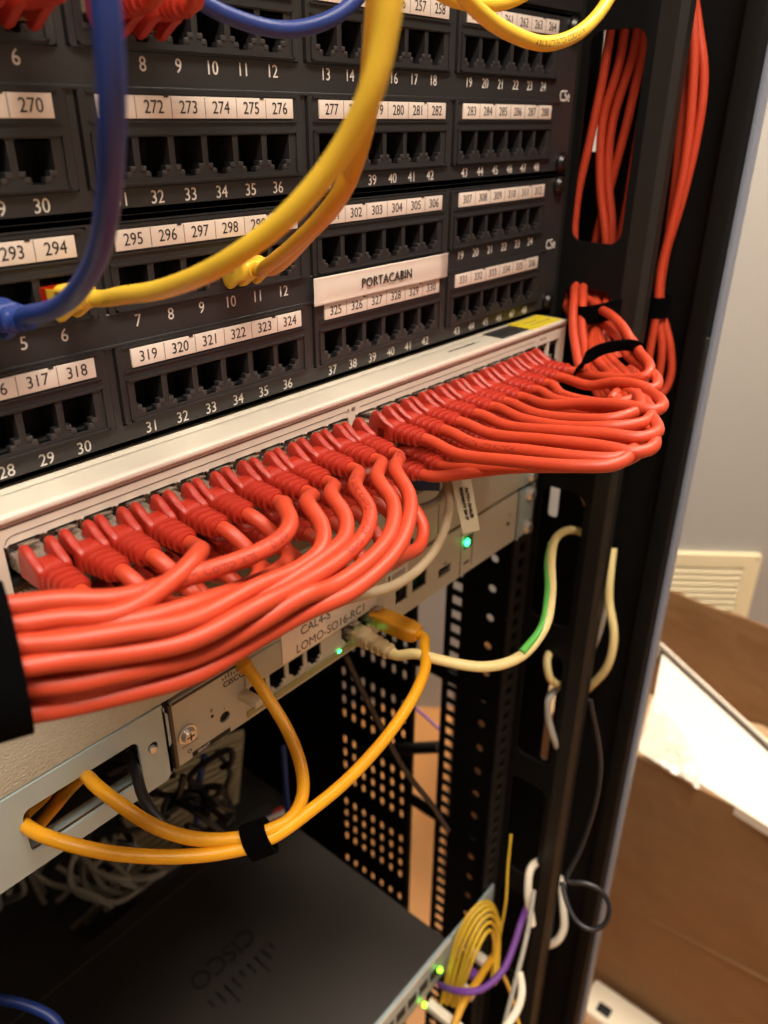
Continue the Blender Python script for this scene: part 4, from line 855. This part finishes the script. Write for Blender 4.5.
TANGLE = [
 ([(-63.7, 384.3, -685.9), (-82.8, 419.4, -721.1), (-80.1, 375.4, -726.6), (-81.8, 366.4, -738.7), (-97.9, 399.8, -771.5)], 0),
 ([(-10.0, 326.1, -696.6), (-4.1, 307.7, -726.7), (-31.5, 317.5, -742.4), (-34.7, 306.4, -748.3), (-59.1, 327.1, -785.6)], 0),
 ([(9.9, 344.8, -758.1), (4.2, 331.0, -768.9), (-4.1, 322.8, -771.9), (11.7, 297.3, -762.8), (28.2, 299.8, -767.9)], 0),
 ([(7.3, 300.2, -692.3), (12.2, 289.8, -709.4), (22.5, 273.1, -728.4), (43.7, 243.6, -700.6), (35.9, 262.7, -723.5)], 0),
 ([(-78.3, 375.5, -692.6), (-67.5, 343.3, -719.8), (-50.7, 304.1, -715.4), (-31.1, 276.1, -730.5), (2.7, 264.4, -720.7)], 0),
 ([(-38.7, 378.6, -706.4), (-54.9, 362.3, -691.7), (-74.9, 377.5, -722.6), (-81.6, 398.4, -748.5), (-94.4, 374.4, -736.3)], 0),
 ([(-28.2, 321.3, -672.6), (-51.4, 315.7, -690.5), (-54.2, 311.1, -720.8), (-35.9, 275.2, -727.8), (-37.1, 280.3, -734.1)], 0),
 ([(-23.1, 293.9, -682.1), (-37.6, 300.8, -693.0), (-24.0, 271.9, -698.3), (6.7, 265.3, -722.3), (0.0, 261.2, -715.5)], 0),
 ([(-37.6, 361.2, -691.4), (-31.2, 316.2, -703.8), (-28.3, 303.7, -735.4), (-13.0, 283.0, -740.8), (3.9, 278.8, -738.3)], 0),
 ([(-3.7, 302.7, -741.5), (27.5, 296.4, -764.5), (32.9, 270.9, -733.3), (50.8, 275.1, -740.7), (72.8, 240.9, -702.1)], 0),
 ([(13.1, 350.0, -728.7), (27.4, 321.1, -750.7), (0.8, 317.8, -759.8), (24.4, 295.1, -762.0), (24.5, 283.3, -747.9)], 0),
 ([(-17.8, 297.1, -696.7), (-13.7, 266.5, -705.2), (5.9, 250.0, -703.1), (18.6, 260.3, -717.4), (6.4, 260.1, -716.2)], 0),
 ([(-73.0, 430.3, -752.5), (-82.8, 429.6, -786.0), (-115.4, 429.7, -797.6), (-132.0, 435.9, -830.6), (-116.8, 422.5, -853.5)], 0),
 ([(-34.5, 378.1, -725.0), (-29.7, 348.1, -718.3), (-29.0, 346.1, -746.6), (-34.8, 331.4, -743.0), (-17.6, 315.1, -771.3)], 0),
 ([(-26.3, 339.3, -722.2), (-41.6, 317.3, -733.8), (-24.8, 296.0, -755.5), (-24.4, 299.9, -760.9), (-36.0, 291.1, -747.7)], 0),
 ([(3.3, 353.8, -727.6), (6.3, 346.8, -750.0), (-15.8, 370.1, -773.7), (-42.9, 365.4, -780.9), (-55.9, 365.3, -780.8)], 0),
 ([(-9.5, 343.2, -756.3), (-6.6, 337.9, -785.4), (23.6, 318.8, -790.6), (-2.3, 328.6, -799.8), (18.3, 318.6, -790.2)], 0),
 ([(-41.7, 401.6, -757.1), (-56.4, 397.3, -760.6), (-55.6, 391.2, -805.1), (-65.7, 386.7, -819.3), (-85.8, 373.2, -814.0)], 0),
 ([(-23.5, 341.8, -728.2), (-27.2, 309.3, -715.4), (-1.6, 292.7, -755.5), (-0.4, 270.1, -727.0), (-5.0, 295.3, -757.4)], 0),
 ([(-70.5, 404.6, -705.7), (-95.5, 407.2, -722.6), (-103.4, 383.0, -739.1), (-106.0, 372.2, -745.7), (-130.9, 391.9, -760.5)], 0),
 ([(-63.1, 399.3, -759.2), (-62.3, 382.5, -790.8), (-58.1, 355.4, -805.8), (-47.4, 335.8, -801.1), (-67.2, 348.7, -814.8)], 0),
 ([(-1.7, 322.9, -705.9), (9.7, 288.7, -712.3), (9.5, 298.5, -733.5), (-28.1, 298.4, -741.9), (-46.0, 321.2, -784.4)], 0),
 ([(-50.8, 350.9, -717.8), (-33.3, 315.9, -740.8), (-13.1, 285.6, -744.3), (3.0, 255.6, -709.3), (15.4, 252.3, -708.0)], 0),
 ([(-22.0, 361.5, -700.7), (-10.0, 333.3, -723.1), (3.8, 301.8, -744.7), (27.6, 291.4, -757.3), (53.9, 269.4, -734.4)], 0),
 ([(-0.5, 291.7, -690.6), (-6.7, 280.5, -705.5), (-24.8, 277.4, -703.6), (-7.4, 270.2, -726.4), (-27.3, 287.2, -743.9)], 0),
 ([(-11.5, 319.0, -721.3), (2.7, 310.6, -741.6), (-14.1, 331.2, -767.6), (-8.9, 299.8, -762.1), (-15.9, 297.4, -757.9)], 0),
 ([(-1.0, 147.1, -513.7), (2.9, 124.5, -519.0), (-2.5, 156.3, -517.6), (15.4, 133.5, -510.7), (7.5, 138.2, -521.1), (-12.3, 135.6, -516.7)], 1),
 ([(-7.2, 209.3, -514.7), (18.0, 218.5, -522.4), (-4.6, 226.5, -495.3), (19.1, 213.7, -520.2), (14.0, 207.0, -498.7), (0.1, 200.0, -517.6)], 1),
 ([(-39.7, 184.8, -515.4), (-46.4, 161.3, -522.2), (-22.8, 159.7, -530.7), (-56.0, 171.0, -531.2), (-64.4, 194.2, -523.0), (-78.5, 204.5, -551.5)], 1),
 ([(-1.0, 237.1, -532.0), (-12.4, 201.7, -534.7), (8.3, 189.1, -561.6), (21.3, 164.6, -539.7), (5.1, 193.2, -552.2), (8.3, 196.9, -556.0)], 1),
 ([(-37.4, 188.8, -471.0), (-29.0, 196.4, -473.2), (-36.1, 208.7, -474.7), (-19.5, 181.2, -460.2), (-1.7, 152.2, -448.0), (-13.7, 179.6, -478.1)], 1),
 ([(-23.8, 219.0, -509.7), (-41.3, 241.9, -511.4), (-53.4, 243.9, -507.1), (-76.9, 280.6, -536.1), (-82.1, 278.3, -515.6), (-86.5, 275.6, -539.2)], 1),
 ([(-21.5, 202.8, -520.3), (-9.3, 192.6, -503.6), (1.4, 172.3, -486.6), (-8.5, 201.0, -491.7), (-25.0, 203.5, -495.7), (-33.7, 218.4, -514.4)], 1),
 ([(-15.2, 196.7, -503.0), (-33.2, 192.5, -513.4), (-25.0, 213.8, -520.3), (-38.2, 186.3, -524.4), (-34.0, 172.9, -530.9), (-27.3, 151.4, -548.3)], 1),
 ([(-13.7, 146.5, -484.9), (-20.4, 146.2, -504.3), (-16.0, 160.3, -513.0), (-8.3, 123.6, -521.5), (-5.7, 138.5, -514.1), (-3.0, 107.4, -518.7)], 1),
 ([(-18.7, 169.7, -518.4), (-13.1, 129.8, -518.6), (5.7, 118.9, -557.5), (-21.5, 136.9, -526.7), (-24.9, 133.2, -523.3), (-17.4, 135.2, -547.2)], 1),
 ([(4.7, 157.9, -477.9), (-16.9, 180.1, -495.6), (-21.0, 197.1, -497.9), (-49.0, 204.1, -495.8), (-19.4, 199.3, -503.8), (-24.2, 187.5, -494.9)], 1),
 ([(-11.4, 162.2, -496.9), (-28.6, 179.6, -500.7), (-31.6, 175.2, -506.4), (-53.2, 188.8, -528.5), (-54.3, 166.7, -543.0), (-63.7, 175.0, -537.7)], 1),
 ([(-29.8, 179.8, -491.1), (-17.5, 184.3, -500.0), (-5.0, 169.6, -497.7), (-15.2, 195.5, -491.1), (-34.2, 223.5, -475.2), (-65.0, 241.2, -479.3)], 1),
 ([(12.9, 131.1, -486.4), (14.2, 119.0, -475.4), (17.5, 121.6, -464.7), (-9.1, 149.1, -494.4), (5.0, 146.9, -513.8), (-6.7, 151.5, -505.6)], 1),
 ([(12.9, 164.5, -519.2), (-2.8, 154.9, -519.8), (-25.1, 175.5, -516.2), (-47.9, 201.3, -511.2), (-49.5, 214.9, -538.6), (-33.7, 193.9, -534.5)], 1),
 ([(43.9, 182.1, -523.1), (44.2, 162.3, -536.8), (37.0, 166.6, -553.3), (36.1, 161.4, -563.6), (13.8, 159.6, -542.0), (32.4, 151.8, -566.1)], 1),
 ([(-18.2, 162.3, -511.5), (-32.7, 156.3, -521.2), (-6.4, 154.5, -521.3), (3.8, 142.0, -526.4), (-9.3, 150.0, -509.2), (-23.0, 163.9, -525.6)], 1),
 ([(25.8, 185.5, -557.3), (31.7, 166.1, -546.4), (38.3, 159.5, -571.5), (25.6, 143.7, -566.8), (33.4, 153.3, -569.2), (25.0, 183.9, -562.9)], 1),
 ([(16.8, 158.9, -493.8), (8.5, 157.2, -508.7), (-0.2, 152.9, -527.3), (-9.0, 145.6, -561.3)], 2),
 ([(141.9, 205.5, -599.9), (128.1, 189.4, -641.6), (125.5, 185.7, -672.6)], 2)]
for k, (pp, mm) in enumerate(TANGLE):
    nm = ['grey', 'black', 'blue'][mm]
    loose('network_cable', f'{nm} cable in the tangle behind the routers, lower left', 'cable', pp, 3.0 if mm != 1 else 2.6, [M_grey, M_dgrey, M_blue][mm], f'{nm} cables tangled behind the routers', seg=8, step=6)
loose('network_cable', 'blue cable end entering at the bottom left corner', 'cable', [(-209.7, 66.4, -444.9), (-196.6, 49.0, -447.2), (-189.1, 37.5, -450.5), (-184.0, 24.3, -455.2), (-186.9, 14.5, -465.5)], 2.9, M_blue)
m = MB(); a = Vector((15.3, 90.8, -538.9)); A, B, D_, E_ = [Vector(p) for p in ((108.3, 237.6, -721.3), (149.5, 210.8, -715.2), (167.3, 244.1, -734.6), (123.5, 268.5, -747.7))]
m.prism([A, B, D_, E_], (0, 0, -8), M_redlabel); m.prism([A.lerp(D_, .2), B.lerp(D_, .3), D_.lerp(B, .3), E_.lerp(B, .2)], (0, 0, .5), M_label)
tag(m.build('packet'), 'red and white packet lying behind the tie on the amber cables', 'packet')

# ------------------------------------------------------------------ beside the rack
t = thing('cardboard_box', 'large open cardboard box on the floor right of the rack', 'cardboard box', (940, -60, -H0), None)
bx0, bx1, by0, by1, bz = 690, 1190, -420, 360, -897
def wall_(mb, a, b, z1a, z1b, mt, n=26, jag=0, th=5, off=(0, 0)):
    a = Vector(a); b = Vector(b); d = (b-a).normalized(); nrm = Vector((-d.y, d.x, 0))
    vs = []; r2 = random.Random(5)
    for i in range(n+1):
        p = a.lerp(b, i/n); z1 = z1a+(z1b-z1a)*i/n + (r2.uniform(-1, 1)*jag)
        wv = 2.5*math.sin(i*.7)
        for q in (0, 1):
            for z in (-H0+1, (-H0+z1)/2, z1-40, z1):
                vs.append(V((p.x+nrm.x*(th*q+wv*(.5 if z > -H0+5 else 0)), p.y+nrm.y*(th*q+wv*(.5 if z > -H0+5 else 0)), z)))
    fs = []
    for i in range(n):
        o0 = i*8; o1 = o0+8
        for k in range(3): fs += [(o0+k, o1+k, o1+k+1, o0+k+1), (o0+4+k, o0+5+k, o1+5+k, o1+4+k)]
        fs += [(o0+3, o1+3, o1+7, o0+7)]
    fs += [(0, 1, 5, 4), (1, 2, 6, 5), (2, 3, 7, 6), (n*8, n*8+4, n*8+5, n*8+1), (n*8+1, n*8+5, n*8+6, n*8+2), (n*8+2, n*8+6, n*8+7, n*8+3)]
    mb.faces(vs, fs, mt)
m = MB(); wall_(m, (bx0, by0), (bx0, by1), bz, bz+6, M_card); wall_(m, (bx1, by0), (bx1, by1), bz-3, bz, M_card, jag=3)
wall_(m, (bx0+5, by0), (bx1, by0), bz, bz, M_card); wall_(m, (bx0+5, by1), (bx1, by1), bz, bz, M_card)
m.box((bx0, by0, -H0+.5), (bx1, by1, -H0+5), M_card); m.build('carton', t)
m = MB()      # creases and a folded flap hanging on the front
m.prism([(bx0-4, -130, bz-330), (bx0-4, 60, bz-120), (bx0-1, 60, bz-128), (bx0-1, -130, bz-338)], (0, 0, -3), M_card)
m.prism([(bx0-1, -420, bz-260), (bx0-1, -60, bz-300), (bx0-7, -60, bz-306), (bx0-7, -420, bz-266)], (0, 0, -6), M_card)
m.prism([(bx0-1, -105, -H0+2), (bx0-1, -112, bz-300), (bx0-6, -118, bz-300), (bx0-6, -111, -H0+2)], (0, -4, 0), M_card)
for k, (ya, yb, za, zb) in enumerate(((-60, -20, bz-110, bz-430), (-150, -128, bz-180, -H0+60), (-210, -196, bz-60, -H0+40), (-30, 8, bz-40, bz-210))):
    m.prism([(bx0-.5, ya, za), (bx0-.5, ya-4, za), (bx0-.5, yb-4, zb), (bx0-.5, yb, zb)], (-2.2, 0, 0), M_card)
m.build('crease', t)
m = MB(); nn_ = []
A, B, D_, E_ = [Vector(p) for p in ((925.0, 82.2, -872.0), (665.3, -207.3, -880.0), (654.9, -213.2, -893.0), (692.9, 15.9, -893.0))]
A.z = -868; E_.x += 16; D_.x += 16; D_ = D_+(D_-E_)*.9; B = D_+Vector((7, 3, 12)); m.prism([A, B, D_, E_], (0, 0, -16), M_foam)
m.prism([A+Vector((4, 2, 3)), B+Vector((4, 3, 3)), B+Vector((12, 9, 3)), A+Vector((12, 8, 3))], (0, 0, -30), M_line)
m.prism([A+Vector((13, 8, 8)), B+Vector((13, 9, 8)), B+Vector((24, 20, 8)), A+Vector((24, 18, 8))], (0, 0, -30), M_foam)
tag(m.build('foam_board'), 'bright white board lying across the open cardboard box', 'board')
m = MB(); n = 22; r3 = random.Random(8); vs = []
for i in range(n+1):
    for j in range(n+1):
        vs.append(V((700+480*i/n, -410+760*j/n, -1150+r3.uniform(-14, 14)+25*math.sin(i*.5+j*.35)-40*(1-i/n))))
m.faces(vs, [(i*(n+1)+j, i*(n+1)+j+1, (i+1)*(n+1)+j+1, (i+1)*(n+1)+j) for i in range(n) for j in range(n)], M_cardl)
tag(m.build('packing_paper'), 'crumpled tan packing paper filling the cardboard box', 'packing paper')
m = MB(); vs = []; n = 14
P = [Vector(p) for p in ((676.3, 14.3, -876.0), (663.1, -86.0, -880.0), (730.8, -42.6, -866.0), (787.2, 42.6, -862.0))]
for i in range(n+1):
    for j in range(n+1):
        q = P[0].lerp(P[1], i/n).lerp(P[3].lerp(P[2], i/n), j/n); q.z += r3.uniform(-2, 5)+3; vs.append(V(q))
m.faces(vs, [(i*(n+1)+j, i*(n+1)+j+1, (i+1)*(n+1)+j+1, (i+1)*(n+1)+j) for i in range(n) for j in range(n)], M_film)
tag(m.build('plastic_film'), 'crumpled clear plastic film at the rim of the cardboard box', 'film')
t = thing('floor_socket', 'white power block on the floor at the foot of the cardboard box', 'power block', (628.5, -46.4, -1448.0))
a = Vector((639.1, 2.6, -1410.0)); b = Vector((647.6, -87.3, -1410.0))
m = MB(); m.box((a.x-30, b.y-160, -H0+.5), (a.x+35, a.y+6, -1410), M_whitec, 6); m.build('body', t)
m = MB(); c = Vector((628.6, -29.4, -1409.0)); m.box((c.x-9, c.y-12, -1411), (c.x+9, c.y+12, -1406), M_cavity, 2); m.build('switch', t)
# ------------------------------------------------------------------ camera, world, view
cd = bpy.data.cameras.new('camera'); cam = bpy.data.objects.new('camera', cd); C.objects.link(cam)
cd.sensor_fit = 'VERTICAL'; cd.sensor_height = 36; cd.sensor_width = 27; cd.lens = 791.17/1024*36; cd.clip_start = .01; cd.clip_end = 50
a_, b_, c_ = .87061762, -.46559326, .00753086
f = Vector((math.sin(a_)*math.cos(b_), math.cos(a_)*math.cos(b_), math.sin(b_))); r0 = Vector((math.cos(a_), -math.sin(a_), 0)); u0 = r0.cross(f)
r = r0*math.cos(c_)+u0*math.sin(c_); u = -r0*math.sin(c_)+u0*math.cos(c_)
Mx = Matrix((r, u, -f)).transposed().to_4x4(); Mx.translation = V(CAM); cam.matrix_world = Mx
cd.dof.use_dof = True; cd.dof.focus_distance = .345; cd.dof.aperture_fstop = 9.5
bpy.context.scene.camera = cam
w = bpy.data.worlds.new('world'); bpy.context.scene.world = w; w.use_nodes = True
w.node_tree.nodes['Background'].inputs[0].default_value = (1, .95, .88, 1); w.node_tree.nodes['Background'].inputs[1].default_value = .03
for o in bpy.data.objects:
    if '_w' in o: del o['_w']
vs_ = bpy.context.scene.view_settings
vs_.view_transform = 'Standard'; vs_.look = 'None'; vs_.gamma = 1; vs_.exposure = 0.0; vs_.use_curve_mapping = False
